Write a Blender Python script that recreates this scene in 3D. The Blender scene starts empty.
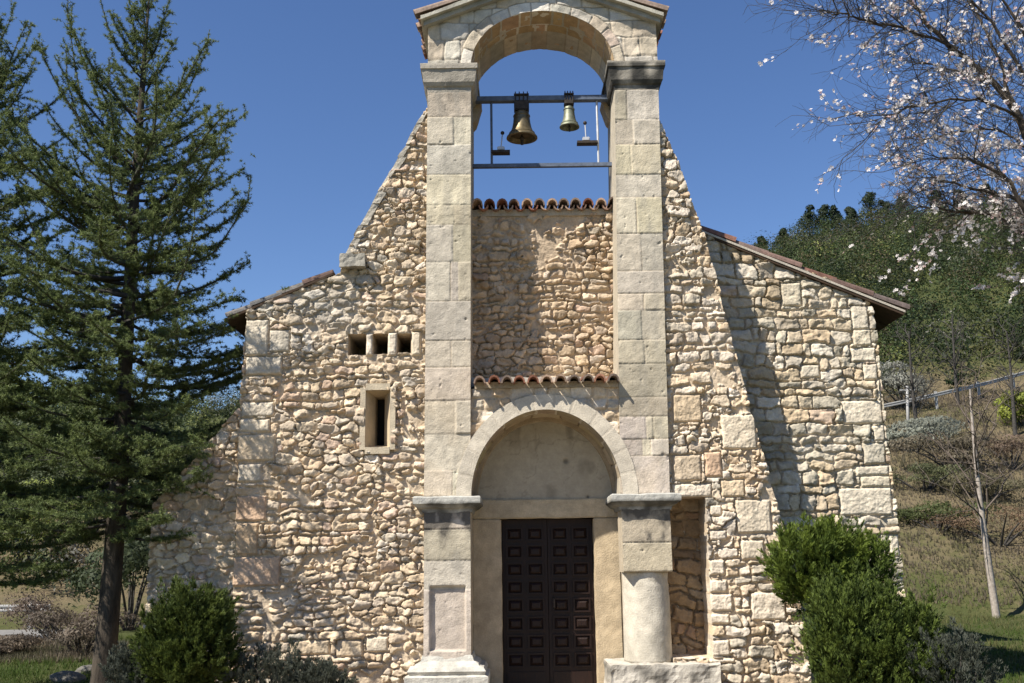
import bpy, bmesh, math, random
import numpy as np
from mathutils import Vector, Matrix

S = bpy.context.scene
COL = S.collection
random.seed(7)
RNG = np.random.default_rng(11)
PI = math.pi

# ------------------------------------------------------------------ camera
F = 1030.0
DC = 12.4             # camera distance from the front
PITCH = math.radians(11.74)
ROLL = math.radians(0.75)
CAM = Vector((0, -DC, 1.65))
FW = Vector((0, math.cos(PITCH), math.sin(PITCH)))
UP0 = Vector((0, -math.sin(PITCH), math.cos(PITCH)))
R0 = Vector((1, 0, 0))
RI = R0 * math.cos(ROLL) - UP0 * math.sin(ROLL)
UI = R0 * math.sin(ROLL) + UP0 * math.cos(ROLL)
cam_d = bpy.data.cameras.new('camera')
cam = bpy.data.objects.new('camera', cam_d)
COL.objects.link(cam)
cam_d.sensor_width = 36
cam_d.lens = F / 1024 * 36
cam_d.clip_end = 9000
M3 = Matrix((RI, UI, -FW)).transposed()
cam.matrix_world = Matrix.Translation(CAM) @ M3.to_4x4()
S.camera = cam

# ------------------------------------------------------------------ sky, sun, exposure
SUN_AZ, SUN_EL = math.radians(54), math.radians(50)
TOSUN = Vector((-math.sin(SUN_AZ) * math.cos(SUN_EL), -math.cos(SUN_AZ) * math.cos(SUN_EL), math.sin(SUN_EL)))
W = bpy.data.worlds.new('World')
S.world = W
W.use_nodes = True
nt = W.node_tree
bg = nt.nodes['Background']
sky = nt.nodes.new('ShaderNodeTexSky')
sky.sky_type = 'NISHITA'
sky.sun_disc = False
sky.sun_elevation = SUN_EL
sky.sun_rotation = math.atan2(TOSUN.x, TOSUN.y) % (2 * PI)
sky.altitude = 900
sky.air_density = 1.0
sky.dust_density = 0.25
sky.ozone_density = 2.6
hs = nt.nodes.new('ShaderNodeHueSaturation')
hs.inputs['Hue'].default_value = 0.508
hs.inputs['Saturation'].default_value = 1.14
nt.links.new(sky.outputs[0], hs.inputs['Color'])
nt.links.new(hs.outputs[0], bg.inputs[0])
bg.inputs[1].default_value = 0.083
sd = bpy.data.lights.new('sun', 'SUN')
sd.energy = 5.0
sd.angle = math.radians(0.5)
sd.color = (1.0, 0.94, 0.84)
so = bpy.data.objects.new('sun', sd)
COL.objects.link(so)
so.rotation_euler = (-TOSUN).to_track_quat('-Z', 'Y').to_euler()
S.view_settings.view_transform = 'Standard'
S.view_settings.look = 'None'
S.view_settings.exposure = 0.8
S.view_settings.gamma = 1
S.view_settings.use_curve_mapping = False
S.cycles.max_bounces = 6


# ------------------------------------------------------------------ helpers
def ray(px, py):
    return RI * ((px - 512) / F) + UI * ((341.5 - py) / F) + FW


def U(px, py, Y=0.0):
    """world (x, z) of a photo position on the upright plane at Y"""
    d = ray(px, py)
    t = (Y - CAM.y) / d.y
    p = CAM + d * t
    return p.x, p.z


def UG(px, py, z=0.0):
    d = ray(px, py)
    t = (z - CAM.z) / d.z
    return CAM + d * t


def tag(o, label=None, cat=None, group=None, kind=None):
    if label: o['label'] = label
    if cat: o['category'] = cat
    if group: o['group'] = group
    if kind: o['kind'] = kind
    return o


def empty(name, loc, label, cat, group=None):
    o = bpy.data.objects.new(name, None)
    o.empty_display_size = 0.2
    COL.objects.link(o)
    o.location = loc
    return tag(o, label, cat, group)


def link(name, me, mat, parent=None):
    o = bpy.data.objects.new(name, me)
    COL.objects.link(o)
    if mat: me.materials.append(mat)
    if parent is not None:
        o.parent = parent
        off = Vector((0, 0, 0))
        p = parent
        while p is not None:
            off += p.location
            p = p.parent
        o.location = -off if off.length > 0 else off
    return o


def mesh_np(name, V, Q, T=None, col=None, smooth=True):
    """V (n,3); Q (m,4); T (k,3) ; col (n,3)"""
    me = bpy.data.meshes.new(name)
    V = np.asarray(V, dtype=np.float32)
    nq = 0 if Q is None else len(Q)
    ntr = 0 if T is None else len(T)
    me.vertices.add(len(V))
    me.vertices.foreach_set('co', V.ravel())
    li = []
    starts = []
    if nq:
        li.append(np.asarray(Q, dtype=np.int32).ravel())
        starts.append(np.arange(nq, dtype=np.int32) * 4)
    if ntr:
        li.append(np.asarray(T, dtype=np.int32).ravel())
        starts.append(nq * 4 + np.arange(ntr, dtype=np.int32) * 3)
    li = np.concatenate(li)
    starts = np.concatenate(starts)
    me.loops.add(len(li))
    me.loops.foreach_set('vertex_index', li)
    me.polygons.add(len(starts))
    me.polygons.foreach_set('loop_start', starts)
    if isinstance(smooth, bool):
        me.polygons.foreach_set('use_smooth', np.full(len(starts), smooth, dtype=bool))
    else:
        me.polygons.foreach_set('use_smooth', smooth)
    if col is not None:
        a = me.attributes.new('Col', 'FLOAT_COLOR', 'POINT')
        c4 = np.ones((len(V), 4), dtype=np.float32)
        c4[:, :3] = col
        a.data.foreach_set('color', c4.ravel())
    me.update(calc_edges=True)
    me.validate()
    return me


def hsh(ix, iy, seed):
    n = (ix.astype(np.int64) * 374761393 + iy.astype(np.int64) * 668265263 + seed * 974711) & 0x7fffffff
    n = ((n ^ (n >> 13)) * 1274126177) & 0x7fffffff
    n = (n ^ (n >> 16)) & 0xffff
    return n / 65535.0


def vnoise(x, y, seed=0):
    ix = np.floor(x); iy = np.floor(y)
    fx = x - ix; fy = y - iy
    fx = fx * fx * (3 - 2 * fx); fy = fy * fy * (3 - 2 * fy)
    a = hsh(ix, iy, seed); b = hsh(ix + 1, iy, seed)
    c = hsh(ix, iy + 1, seed); d = hsh(ix + 1, iy + 1, seed)
    return (a + (b - a) * fx) * (1 - fy) + (c + (d - c) * fx) * fy


def fbm(x, y, seed=0, oct=4):
    v = 0; a = 0.5; s = 0
    for k in range(oct):
        v = v + a * vnoise(x * 2 ** k, y * 2 ** k, seed + k * 17)
        s += a
        a *= 0.5
    return v / s - 0.5


def sstep(a, b, x):
    t = np.clip((x - a) / (b - a), 0, 1)
    return t * t * (3 - 2 * t)


# ------------------------------------------------------------------ materials
def mat_stone(name, rough=0.92, bump=0.5, tint=(1, 1, 1), vary=0.18, fine=70):
    m = bpy.data.materials.new(name)
    m.use_nodes = True
    n = m.node_tree.nodes; l = m.node_tree.links
    b = n['Principled BSDF']
    b.inputs['Roughness'].default_value = rough
    b.inputs['Specular IOR Level'].default_value = 0.2
    at = n.new('ShaderNodeAttribute'); at.attribute_name = 'Col'
    tc = n.new('ShaderNodeTexCoord')
    no = n.new('ShaderNodeTexNoise'); no.inputs['Scale'].default_value = 9; no.inputs['Detail'].default_value = 8
    no2 = n.new('ShaderNodeTexNoise'); no2.inputs['Scale'].default_value = fine; no2.inputs['Detail'].default_value = 5
    l.new(tc.outputs['Object'], no.inputs['Vector']); l.new(tc.outputs['Object'], no2.inputs['Vector'])
    r = n.new('ShaderNodeMapRange'); r.inputs[1].default_value = 0.3; r.inputs[2].default_value = 0.7
    r.inputs[3].default_value = 1 - vary; r.inputs[4].default_value = 1 + vary
    l.new(no.outputs[0], r.inputs[0])
    r2 = n.new('ShaderNodeMapRange'); r2.inputs[1].default_value = 0.3; r2.inputs[2].default_value = 0.7
    r2.inputs[3].default_value = 1 - vary * .7; r2.inputs[4].default_value = 1 + vary * .7
    l.new(no2.outputs[0], r2.inputs[0])
    mu = n.new('ShaderNodeMath'); mu.operation = 'MULTIPLY'
    l.new(r.outputs[0], mu.inputs[0]); l.new(r2.outputs[0], mu.inputs[1])
    vm = n.new('ShaderNodeVectorMath'); vm.operation = 'SCALE'
    l.new(at.outputs['Color'], vm.inputs[0]); l.new(mu.outputs[0], vm.inputs['Scale'])
    vt = n.new('ShaderNodeVectorMath'); vt.operation = 'MULTIPLY'; vt.inputs[1].default_value = tint
    l.new(vm.outputs[0], vt.inputs[0])
    l.new(vt.outputs[0], b.inputs['Base Color'])
    bp = n.new('ShaderNodeBump'); bp.inputs['Strength'].default_value = bump; bp.inputs['Distance'].default_value = 0.012
    l.new(no2.outputs[0], bp.inputs['Height']); l.new(bp.outputs[0], b.inputs['Normal'])
    return m


def mat_plain(name, c1, c2, scale=8, rough=0.8, bump=0.2, metallic=0.0, spec=0.3, stretch=None, dist=0.01):
    m = bpy.data.materials.new(name)
    m.use_nodes = True
    n = m.node_tree.nodes; l = m.node_tree.links
    b = n['Principled BSDF']
    b.inputs['Roughness'].default_value = rough
    b.inputs['Metallic'].default_value = metallic
    b.inputs['Specular IOR Level'].default_value = spec
    tc = n.new('ShaderNodeTexCoord')
    mp = n.new('ShaderNodeMapping')
    if stretch: mp.inputs['Scale'].default_value = stretch
    l.new(tc.outputs['Object'], mp.inputs[0])
    no = n.new('ShaderNodeTexNoise'); no.inputs['Scale'].default_value = scale; no.inputs['Detail'].default_value = 8
    no.inputs['Roughness'].default_value = 0.65
    l.new(mp.outputs[0], no.inputs['Vector'])
    cr = n.new('ShaderNodeValToRGB')
    cr.color_ramp.elements[0].position = 0.32; cr.color_ramp.elements[0].color = (*c1, 1)
    cr.color_ramp.elements[1].position = 0.68; cr.color_ramp.elements[1].color = (*c2, 1)
    l.new(no.outputs[0], cr.inputs[0]); l.new(cr.outputs[0], b.inputs['Base Color'])
    if bump:
        bp = n.new('ShaderNodeBump'); bp.inputs['Strength'].default_value = bump; bp.inputs['Distance'].default_value = dist
        l.new(no.outputs[0], bp.inputs['Height']); l.new(bp.outputs[0], b.inputs['Normal'])
    return m


def mat_leaf(name, rough=0.6, trans=0.25, tint=(1, 1, 1)):
    m = bpy.data.materials.new(name)
    m.use_nodes = True
    n = m.node_tree.nodes; l = m.node_tree.links
    b = n['Principled BSDF']
    b.inputs['Roughness'].default_value = rough
    b.inputs['Specular IOR Level'].default_value = 0.25
    at = n.new('ShaderNodeAttribute'); at.attribute_name = 'Col'
    vt = n.new('ShaderNodeVectorMath'); vt.operation = 'MULTIPLY'; vt.inputs[1].default_value = tint
    l.new(at.outputs['Color'], vt.inputs[0])
    l.new(vt.outputs[0], b.inputs['Base Color'])
    if trans:
        tr = n.new('ShaderNodeBsdfTranslucent')
        l.new(vt.outputs[0], tr.inputs['Color'])
        mx = n.new('ShaderNodeMixShader'); mx.inputs[0].default_value = trans
        l.new(b.outputs[0], mx.inputs[1]); l.new(tr.outputs[0], mx.inputs[2])
        l.new(mx.outputs[0], n['Material Output'].inputs['Surface'])
    return m


M_RUB = mat_stone('rubble_limestone', bump=0.8, vary=0.18, fine=38)
M_ASH = mat_stone('ashlar_limestone', bump=0.5, vary=0.15, fine=60, tint=(.95, .955, .97))
M_PLAS = mat_stone('old_plaster', bump=0.2, vary=0.09, fine=40)
M_TILE = mat_stone('clay_tile', rough=0.85, bump=0.4, vary=0.3, fine=45)
M_LEAF = mat_leaf('needle_green', trans=0.3)
M_BROAD = mat_leaf('leaf_green', trans=0.3)
M_PETAL = mat_leaf('almond_petal', trans=0.35)
M_BARK = mat_plain('dark_bark', (0.025, 0.019, 0.014), (0.085, 0.068, 0.05), 14, 0.95, 0.9, stretch=(1, 1, .25), dist=.03)
M_TWIG = mat_plain('twig_bark', (0.028, 0.025, 0.022), (0.075, 0.068, 0.06), 20, 0.9, 0.3)
M_PALEBARK = mat_plain('pale_bark', (0.20, 0.17, 0.14), (0.42, 0.37, 0.32), 12, 0.9, 0.4)
M_WOOD = mat_plain('dark_door_wood', (0.009, 0.0042, 0.003), (0.024, 0.0105, 0.0068), 10, 0.5, 0.3, stretch=(6, 6, .6), spec=0.25)
M_BRONZE = mat_plain('weathered_bronze', (0.10, 0.08, 0.045), (0.25, 0.20, 0.12), 10, 0.5, 0.1, metallic=0.7)
M_BRONZE2 = mat_plain('green_bronze', (0.13, 0.14, 0.10), (0.26, 0.27, 0.20), 12, 0.55, 0.1, metallic=0.55)
M_IRON = mat_plain('dark_iron', (0.025, 0.022, 0.02), (0.07, 0.055, 0.045), 20, 0.7, 0.2, metallic=0.3)
M_BLUEIRON = mat_plain('blue_grey_paint', (0.07, 0.09, 0.13), (0.13, 0.16, 0.22), 15, 0.6, 0.1)
M_GALV = mat_plain('galvanised_steel', (0.38, 0.39, 0.41), (0.55, 0.56, 0.58), 12, 0.5, 0.1, metallic=0.3)
M_RAIL = mat_plain('dull_galvanised', (0.26, 0.255, 0.24), (0.38, 0.375, 0.36), 9, 0.6, 0.1)
M_DARK = mat_plain('unlit_interior', (0.012, 0.010, 0.009), (0.02, 0.018, 0.016), 5, 1.0, 0)
M_EAVE = mat_plain('eave_timber', (0.035, 0.022, 0.014), (0.08, 0.05, 0.03), 8, 0.9, 0.2)

# ------------------------------------------------------------------ masonry layouts
WARM = [(0.55, 0.455, 0.325), (0.58, 0.495, 0.37), (0.51, 0.42, 0.30), (0.56, 0.475, 0.36), (0.60, 0.52, 0.40), (0.49, 0.41, 0.31),
        (0.53, 0.425, 0.30), (0.46, 0.40, 0.32)]
PINK = [(0.53, 0.42, 0.33), (0.50, 0.385, 0.29)]
GREY = [(0.47, 0.43, 0.35), (0.53, 0.48, 0.40), (0.44, 0.41, 0.34), (0.57, 0.52, 0.44), (0.60, 0.55, 0.47)]


def palette(kind, n, rng):
    out = np.zeros((n, 3))
    for i in range(n):
        r = rng.random()
        if kind == 'warm':
            c = PINK[rng.integers(len(PINK))] if r < .09 else (GREY[rng.integers(len(GREY))] if r < .18 else WARM[rng.integers(len(WARM))])
        elif kind == 'pale':
            c = GREY[rng.integers(len(GREY))] if r < .62 else (PINK[0] if r > .97 else WARM[rng.integers(len(WARM))])
        else:
            c = GREY[rng.integers(len(GREY))] if r < .5 else WARM[rng.integers(len(WARM))]
        out[i] = np.array(c) * (0.80 + 0.32 * rng.random())
    return out


def lay_voronoi(X, Z, seed, hmin=.09, hmax=.2, asp=(1.0, 2.4), jit=.35, zs=1.5, p=2.8, warp=.03, pal='warm'):
    rng = np.random.default_rng(seed)
    x0, x1, z0, z1 = X.min() - .3, X.max() + .3, Z.min() - .3, Z.max() + .3
    wx = X + warp * 2 * fbm(X * 7, Z * 7, seed + 1, 3)
    wz = Z + warp * 1.6 * fbm(X * 7, Z * 7, seed + 2, 3) + .10 * fbm(X * .9, Z * .9, seed + 3, 2)
    seeds = []
    z = z0
    while z < z1:
        h = rng.uniform(hmin, hmax)
        x = x0 - rng.random() * .2
        while x < x1:
            w = h * rng.uniform(*asp)
            seeds.append((x + w / 2 + rng.uniform(-.2, .2) * w, z + h / 2 + rng.uniform(-jit, jit) * h, (w * h) ** .5))
            # small packing stones
            if rng.random() < .16:
                seeds.append((x + w + rng.uniform(-.02, .02), z + h * rng.uniform(.0, 1), .05))
            x += w
        z += h
    F1 = np.full(X.shape, 9.0); F2 = np.full(X.shape, 9.0); ID = np.zeros(X.shape, dtype=np.int32)
    # bin rows for window search
    zrow = Z[:, 0]
    for i, (sx, sz, s) in enumerate(seeds):
        r0 = np.searchsorted(zrow, sz - .32); r1 = np.searchsorted(zrow, sz + .32)
        if r1 <= r0: continue
        sub = slice(r0, r1)
        xr = X[sub]
        c_any = np.where((xr.max(0) > sx - .45) & (xr.min(0) < sx + .45))[0]
        if len(c_any) == 0: continue
        cs = slice(c_any[0], c_any[-1] + 1)
        dx = np.abs(wx[sub, cs] - sx); dz = np.abs(wz[sub, cs] - sz) * zs
        d = (dx ** p + dz ** p) ** (1 / p) - s * .42
        f1 = F1[sub, cs]; f2 = F2[sub, cs]; idd = ID[sub, cs]
        lt = d < f1
        f2n = np.where(lt, f1, np.minimum(f2, d))
        F1[sub, cs] = np.where(lt, d, f1)
        F2[sub, cs] = f2n
        ID[sub, cs] = np.where(lt, i, idd)
    E = (F2 - F1) * .5
    cen = np.array([(a, b) for a, b, c in seeds])
    cols = palette(pal, len(seeds), rng)
    lx = X - cen[ID, 0]; lz = Z - cen[ID, 1]
    return E, ID, cols, lx, lz, len(seeds)


def lay_coursed(X, Z, seed, hmin=.1, hmax=.2, wmin=.15, wmax=.4, wavy=.03, pal='pale', courses=None, merge=0.0):
    rng = np.random.default_rng(seed)
    wx = X + wavy * 1.6 * fbm(X * 6, Z * 6, seed + 1, 3)
    wz = Z + wavy * 1.4 * fbm(X * 5, Z * 5, seed + 2, 3) + wavy * 3 * fbm(X * .8, Z * .8, seed + 3, 2)
    zs = [Z.min() - .3]
    while zs[-1] < Z.max() + .3:
        zs.append(zs[-1] + rng.uniform(hmin, hmax))
    zs = np.array(zs)
    R = np.clip(np.searchsorted(zs, wz) - 1, 0, len(zs) - 2)
    E = np.zeros(X.shape); ID = np.zeros(X.shape, dtype=np.int32)
    lx = np.zeros(X.shape); lz = np.zeros(X.shape)
    base = 0
    for k in range(len(zs) - 1):
        mk = R == k
        xs = [X.min() - .4 - rng.random() * wmin]
        h = zs[k + 1] - zs[k]
        while xs[-1] < X.max() + .4:
            xs.append(xs[-1] + rng.uniform(wmin, wmax))
        xs = np.array(xs)
        if mk.any():
            x = wx[mk]
            j = np.clip(np.searchsorted(xs, x) - 1, 0, len(xs) - 2)
            ex = np.minimum(x - xs[j], xs[j + 1] - x)
            ez = np.minimum(wz[mk] - zs[k], zs[k + 1] - wz[mk])
            rr = .03
            cx = np.clip(rr - ex, 0, rr); cz = np.clip(rr - ez, 0, rr)
            e = np.where((cx > 0) & (cz > 0), rr - np.sqrt(cx ** 2 + cz ** 2), np.minimum(ex, ez))
            E[mk] = e
            ID[mk] = base + j
            lx[mk] = x - (xs[j] + xs[j + 1]) / 2
            lz[mk] = wz[mk] - (zs[k] + zs[k + 1]) / 2
        base += len(xs)
    cols = palette(pal, base, rng)
    return E, ID, cols, lx, lz, base


def lay_mix(X, Z, seed, A, Bk, f=.9, bias=0.0):
    """two ways of laying stone, patch by patch: rough courses and random rubble"""
    a = lay_coursed(X, Z, seed, **A); b = lay_voronoi(X, Z, seed + 500, **Bk)
    mk = fbm(X * f + 5, Z * f * 1.6, seed + 301, 4) + bias
    m = mk > 0
    E = np.where(m, a[0], b[0])
    E = np.minimum(E, np.abs(mk) * .45)
    ID = np.where(m, a[1], b[1] + a[5])
    return E, ID, np.concatenate([a[2], b[2]]), np.where(m, a[3], b[3]), np.where(m, a[4], b[4]), a[5] + b[5]


def relief(L, X, Z, seed, jw=.018, amp=.035, dome=.5, tilt=.12, rough=.012, mortar=(0.50, 0.425, 0.32), mdepth=0.0, blocks=(), bamp=.03, tone=(1.02, .965, .92)):
    """height (towards the viewer) and colour"""
    E, ID, cols, lx, lz, n = L
    rng = np.random.default_rng(seed + 99)
    a = amp * rng.uniform(.45, 1.25, n)
    tx = rng.normal(0, tilt, n); tz = rng.normal(0, tilt, n)
    # rectangular dressed blocks set into the rubble
    E = E.copy(); blk = np.full(X.shape, -1)
    for bi, (bx0, bx1, bz0, bz1, c) in enumerate(blocks):
        nx = .012 * fbm(X * 9, Z * 9, seed + bi, 2)
        e = np.minimum(np.minimum(X + nx - bx0, bx1 - X - nx), np.minimum(Z + nx - bz0, bz1 - Z - nx))
        ins = e > 0
        out_near = (~ins) & (e > -.03)
        E[ins] = e[ins]
        E[out_near] = np.minimum(E[out_near], -e[out_near])
        blk[ins] = bi
    # where old mortar has been smeared flush over the joints, and where it has washed out
    flush = .75 * sstep(-.03, .16, fbm(X * 1.7 + 9, Z * 1.7, seed + 61, 4))
    en = E + .030 * fbm(X * 13, Z * 13, seed + 5, 4) + .016 * fbm(X * 36, Z * 36, seed + 6, 3) - .010 * flush
    w = sstep(jw * .2, jw * 1.05, en)
    prof = w * (1 - dome) + dome * w * np.sqrt(np.clip(en / .075, 0, 1))
    rel = prof * a[ID] * (1 - .35 * flush) + w * (tx[ID] * lx + tz[ID] * lz)
    ox = rng.uniform(0, 90, n)[ID]; oz = rng.uniform(0, 90, n)[ID]
    f1 = fbm(X * 6 + ox, Z * 7 + oz, seed + 7, 2)
    broken = np.abs(f1) * 2.0 + np.floor(fbm(X * 9 + oz, Z * 9 + ox, seed + 9, 2) * 5) * .07
    facet = w * (rough * 2.6 * broken + .012 * fbm(X * 34 + ox, Z * 34 + oz, seed + 17, 3))
    md = mdepth * (1.35 - 1.2 * flush)
    H = rel + facet + rough * .8 * fbm(X * 24, Z * 24, seed + 8, 4) - md * (1 - w) + .010 * (1 - w) * fbm(X * 18, Z * 18, seed + 9, 4)
    colr = cols[ID]
    if len(blocks):
        bc = np.array([b[4] for b in blocks])
        m = blk >= 0
        wb = sstep(.002, .022, E)
        Hb = bamp * (wb * .8 + .2 * np.sqrt(np.clip(E / .06, 0, 1))) + rough * 1.5 * fbm(X * 11, Z * 11, seed + 21, 5) + .012 * fbm(X * 40, Z * 40, seed + 22, 3)
        H = np.where(m, Hb, H)
        colr = np.where(m[..., None], bc[np.clip(blk, 0, None)], colr)
        w = np.where(m, wb, w)
    mc = np.array(mortar)
    wc = sstep(jw * .2, jw * .9, en) * (1 - .25 * flush * np.clip(.5 + 3 * fbm(X * 12, Z * 12, seed + 71, 3), 0, 1))
    wc = np.where(blk >= 0, sstep(.003, .012, E), wc)
    C = colr * wc[..., None] + mc * (1 - wc[..., None])
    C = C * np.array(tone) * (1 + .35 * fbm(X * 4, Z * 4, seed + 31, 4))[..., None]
    return H, C


def sheet(name, X, Z, Yp, H, C, mat, parent, back, holes=(), mask=None, side_col=None):
    """masked relief sheet standing at Y=Yp (array or number), reaching back to Y=back at its rims"""
    ny, nx = X.shape
    Yv = (Yp - H)
    V = np.stack([X, Yv + 0 * X, Z], -1).reshape(-1, 3)
    idx = np.arange(ny * nx).reshape(ny, nx)
    q = np.stack([idx[:-1, :-1], idx[:-1, 1:], idx[1:, 1:], idx[1:, :-1]], -1)
    keep = np.ones((ny - 1, nx - 1), bool)
    xc = (X[:-1, :-1] + X[1:, 1:]) / 2; zc = (Z[:-1, :-1] + Z[1:, 1:]) / 2
    for (a, b, c, d) in holes:
        keep &= ~((xc > a) & (xc < b) & (zc > c) & (zc < d))
    if mask is not None: keep &= mask(xc, zc)
    Q = q[keep]
    e = np.concatenate([Q[:, [0, 1]], Q[:, [1, 2]], Q[:, [2, 3]], Q[:, [3, 0]]])
    key = {}
    ek = np.sort(e, 1)
    code = ek[:, 0].astype(np.int64) * (ny * nx) + ek[:, 1]
    un, inv, cnt = np.unique(code, return_inverse=True, return_counts=True)
    be = e[cnt[inv] == 1]
    n0 = len(V)
    Vs = V[be.ravel()]
    Vb = Vs.copy(); Vb[:, 1] = back
    m = len(be)
    base = n0
    k = np.arange(m)
    SQ = np.stack([base + 2 * k + 1, base + 2 * k, base + 2 * m + 2 * k, base + 2 * m + 2 * k + 1], -1)
    Cf = C.reshape(-1, 3)
    Cs = Cf[be.ravel()]
    if side_col is not None: Cs = Cs * 0 + np.array(side_col)
    Vall = np.concatenate([V, Vs, Vb]); Call = np.concatenate([Cf, Cs, Cs])
    QQ = np.concatenate([Q, SQ])
    sm = np.concatenate([np.ones(len(Q), bool), np.zeros(m, bool)])
    # drop unused vertices
    used = np.zeros(len(Vall), bool); used[QQ.ravel()] = True
    rem = np.cumsum(used) - 1
    me = mesh_np(name, Vall[used], rem[QQ], None, Call[used], sm)
    return link(name, me, mat, parent)


def grid(zs, xl, xr, res):
    w = max(r - l for l, r in zip(xl, xr))
    nx = max(4, int(w / res))
    t = np.linspace(0, 1, nx)
    X = np.array(xl)[:, None] * (1 - t) + np.array(xr)[:, None] * t
    Z = np.repeat(np.array(zs)[:, None], nx, 1)
    return X, Z


def interp(pts):
    """pts list of (x,z) -> function x(z)"""
    pts = sorted(pts, key=lambda p: p[1])
    zz = [p[1] for p in pts]; xx = [p[0] for p in pts]
    return lambda z: np.interp(z, zz, xx)


RES = 0.0095


def wall(name, left, right, z0, z1, Y, parent, back, layout, relief_kw, mat=None, holes=(), blocks=(), seed=1, ragged=.0, ragged_l=.0, post=None, res=RES):
    zs = np.arange(z0, z1, res)
    xl = left(zs) + ragged_l * fbm(zs * 6, zs * 0 + 3.3, seed + 41, 3)
    xr = right(zs) + ragged * fbm(zs * 6, zs * 0 + 7.7, seed + 42, 3)
    xr = np.maximum(xr, xl + .004)
    X, Z = grid(zs, xl, xr, res)
    L = layout(X, Z, seed)
    H, C = relief(L, X, Z, seed, blocks=blocks, **relief_kw)
    if post is not None: H, C = post(X, Z, H, C)
    Yp = Y(Z) if callable(Y) else Y
    return sheet(name, X, Z, Yp, H, C, mat or M_RUB, parent, back, holes)


def ashlar(X, Z, seed, courses, splits, joint=.005, depth=.009, pal=None, rough=.010, worn=.02):
    """dressed blocks: courses = z levels, splits = list of x lists (one per course)"""
    rng = np.random.default_rng(seed)
    k = np.clip(np.searchsorted(courses, Z) - 1, 0, len(courses) - 2)
    E = np.full(X.shape, 9.0); ID = np.zeros(X.shape, np.int32)
    cz = np.array(courses)
    E = np.minimum(Z - cz[k], cz[k + 1] - Z)
    base = 0
    for i in range(len(courses) - 1):
        m = k == i
        if m.any():
            s = np.array(splits[i]) if len(splits[i]) else np.array([])
            if len(s):
                j = np.searchsorted(s, X[m])
                d = np.min(np.abs(X[m][:, None] - s[None]), 1)
                E[m] = np.minimum(E[m], d)
                ID[m] = base + j
            else:
                ID[m] = base
        base += 4
    n = base + 4
    E = E + .004 * fbm(X * 20, Z * 20, seed, 3) - worn * np.clip(fbm(X * 9, Z * 9, seed + 4, 3) - .12, 0, 1)
    w = sstep(0, joint * 2, E)
    off = rng.normal(0, .004, n)
    pits = np.clip(fbm(X * 16, Z * 16, seed + 3, 3) - .29, 0, 1) * .12
    H = depth * w + w * off[ID] + rough * fbm(X * 14, Z * 14, seed + 2, 5) + .004 * fbm(X * 45, Z * 45, seed + 12, 3) - pits
    base_c = [(0.52, 0.455, 0.35), (0.55, 0.485, 0.38), (0.49, 0.43, 0.335), (0.56, 0.49, 0.375), (0.52, 0.465, 0.375)] if pal is None else pal
    cols = np.array([np.array(base_c[rng.integers(len(base_c))]) * rng.uniform(.82, 1.1) * np.array((1, rng.uniform(.96, 1.02), rng.uniform(.9, 1.06))) for _ in range(n)])
    wc = sstep(0, joint, E)
    C = cols[ID] * wc[..., None] + np.array((.40, .33, .24)) * (1 - wc[..., None])
    C = C * (1 + .5 * fbm(X * 2.5, Z * 2.5, seed + 6, 5))[..., None]
    g_ = (sstep(.05, .3, fbm(X * 6, Z * 2.5, seed + 16, 5)) * .30)[..., None]
    C = C * (1 - g_) + np.array((.30, .28, .24)) * g_
    return H, C


def courses_for(z0, z1, seed, hs=(.26, .42)):
    rng = np.random.default_rng(seed)
    z = [z0]
    while z[-1] < z1:
        z.append(z[-1] + rng.uniform(*hs))
    z[-1] = z1 + .001
    if z[-1] - z[-2] < .12: z.pop(-2)
    return z


def bm_obj(name, bm, mat, parent=None, col=None, smooth=False):
    me = bpy.data.meshes.new(name)
    bmesh.ops.recalc_face_normals(bm, faces=bm.faces)
    bm.to_mesh(me)
    bm.free()
    if smooth: me.polygons.foreach_set('use_smooth', np.ones(len(me.polygons), bool))
    if col is not None:
        a = me.attributes.new('Col', 'FLOAT_COLOR', 'POINT')
        n = len(me.vertices)
        co = np.zeros(n * 3, np.float32); me.vertices.foreach_get('co', co); co = co.reshape(-1, 3)
        c = col(co) if callable(col) else np.tile(np.array(col), (n, 1))
        c4 = np.ones((n, 4), np.float32); c4[:, :3] = c
        a.data.foreach_set('color', c4.ravel())
    me.update()
    return link(name, me, mat, parent)


def add_box(bm, x0, x1, y0, y1, z0, z1):
    vs = [bm.verts.new(p) for p in ((x0, y0, z0), (x1, y0, z0), (x1, y1, z0), (x0, y1, z0), (x0, y0, z1), (x1, y0, z1), (x1, y1, z1), (x0, y1, z1))]
    for f in ((0, 3, 2, 1), (4, 5, 6, 7), (0, 1, 5, 4), (1, 2, 6, 5), (2, 3, 7, 6), (3, 0, 4, 7)):
        bm.faces.new([vs[i] for i in f])
    return vs


def add_tube(bm, pts, rads, n=8, cap=True):
    rings = []
    for i, p in enumerate(pts):
        p = Vector(p)
        if i == 0: d = Vector(pts[1]) - p
        elif i == len(pts) - 1: d = p - Vector(pts[i - 1])
        else: d = Vector(pts[i + 1]) - Vector(pts[i - 1])
        d.normalize()
        a = d.orthogonal().normalized() if i == 0 else (rings_a - d * rings_a.dot(d)).normalized()
        rings_a = a
        b = d.cross(a)
        r = rads[i] if hasattr(rads, '__len__') else rads
        rings.append([bm.verts.new(p + (a * math.cos(2 * PI * k / n) + b * math.sin(2 * PI * k / n)) * r) for k in range(n)])
    for i in range(len(rings) - 1):
        for k in range(n):
            bm.faces.new((rings[i][k], rings[i][(k + 1) % n], rings[i + 1][(k + 1) % n], rings[i + 1][k]))
    if cap:
        bm.faces.new(rings[0][::-1]); bm.faces.new(rings[-1])


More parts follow.
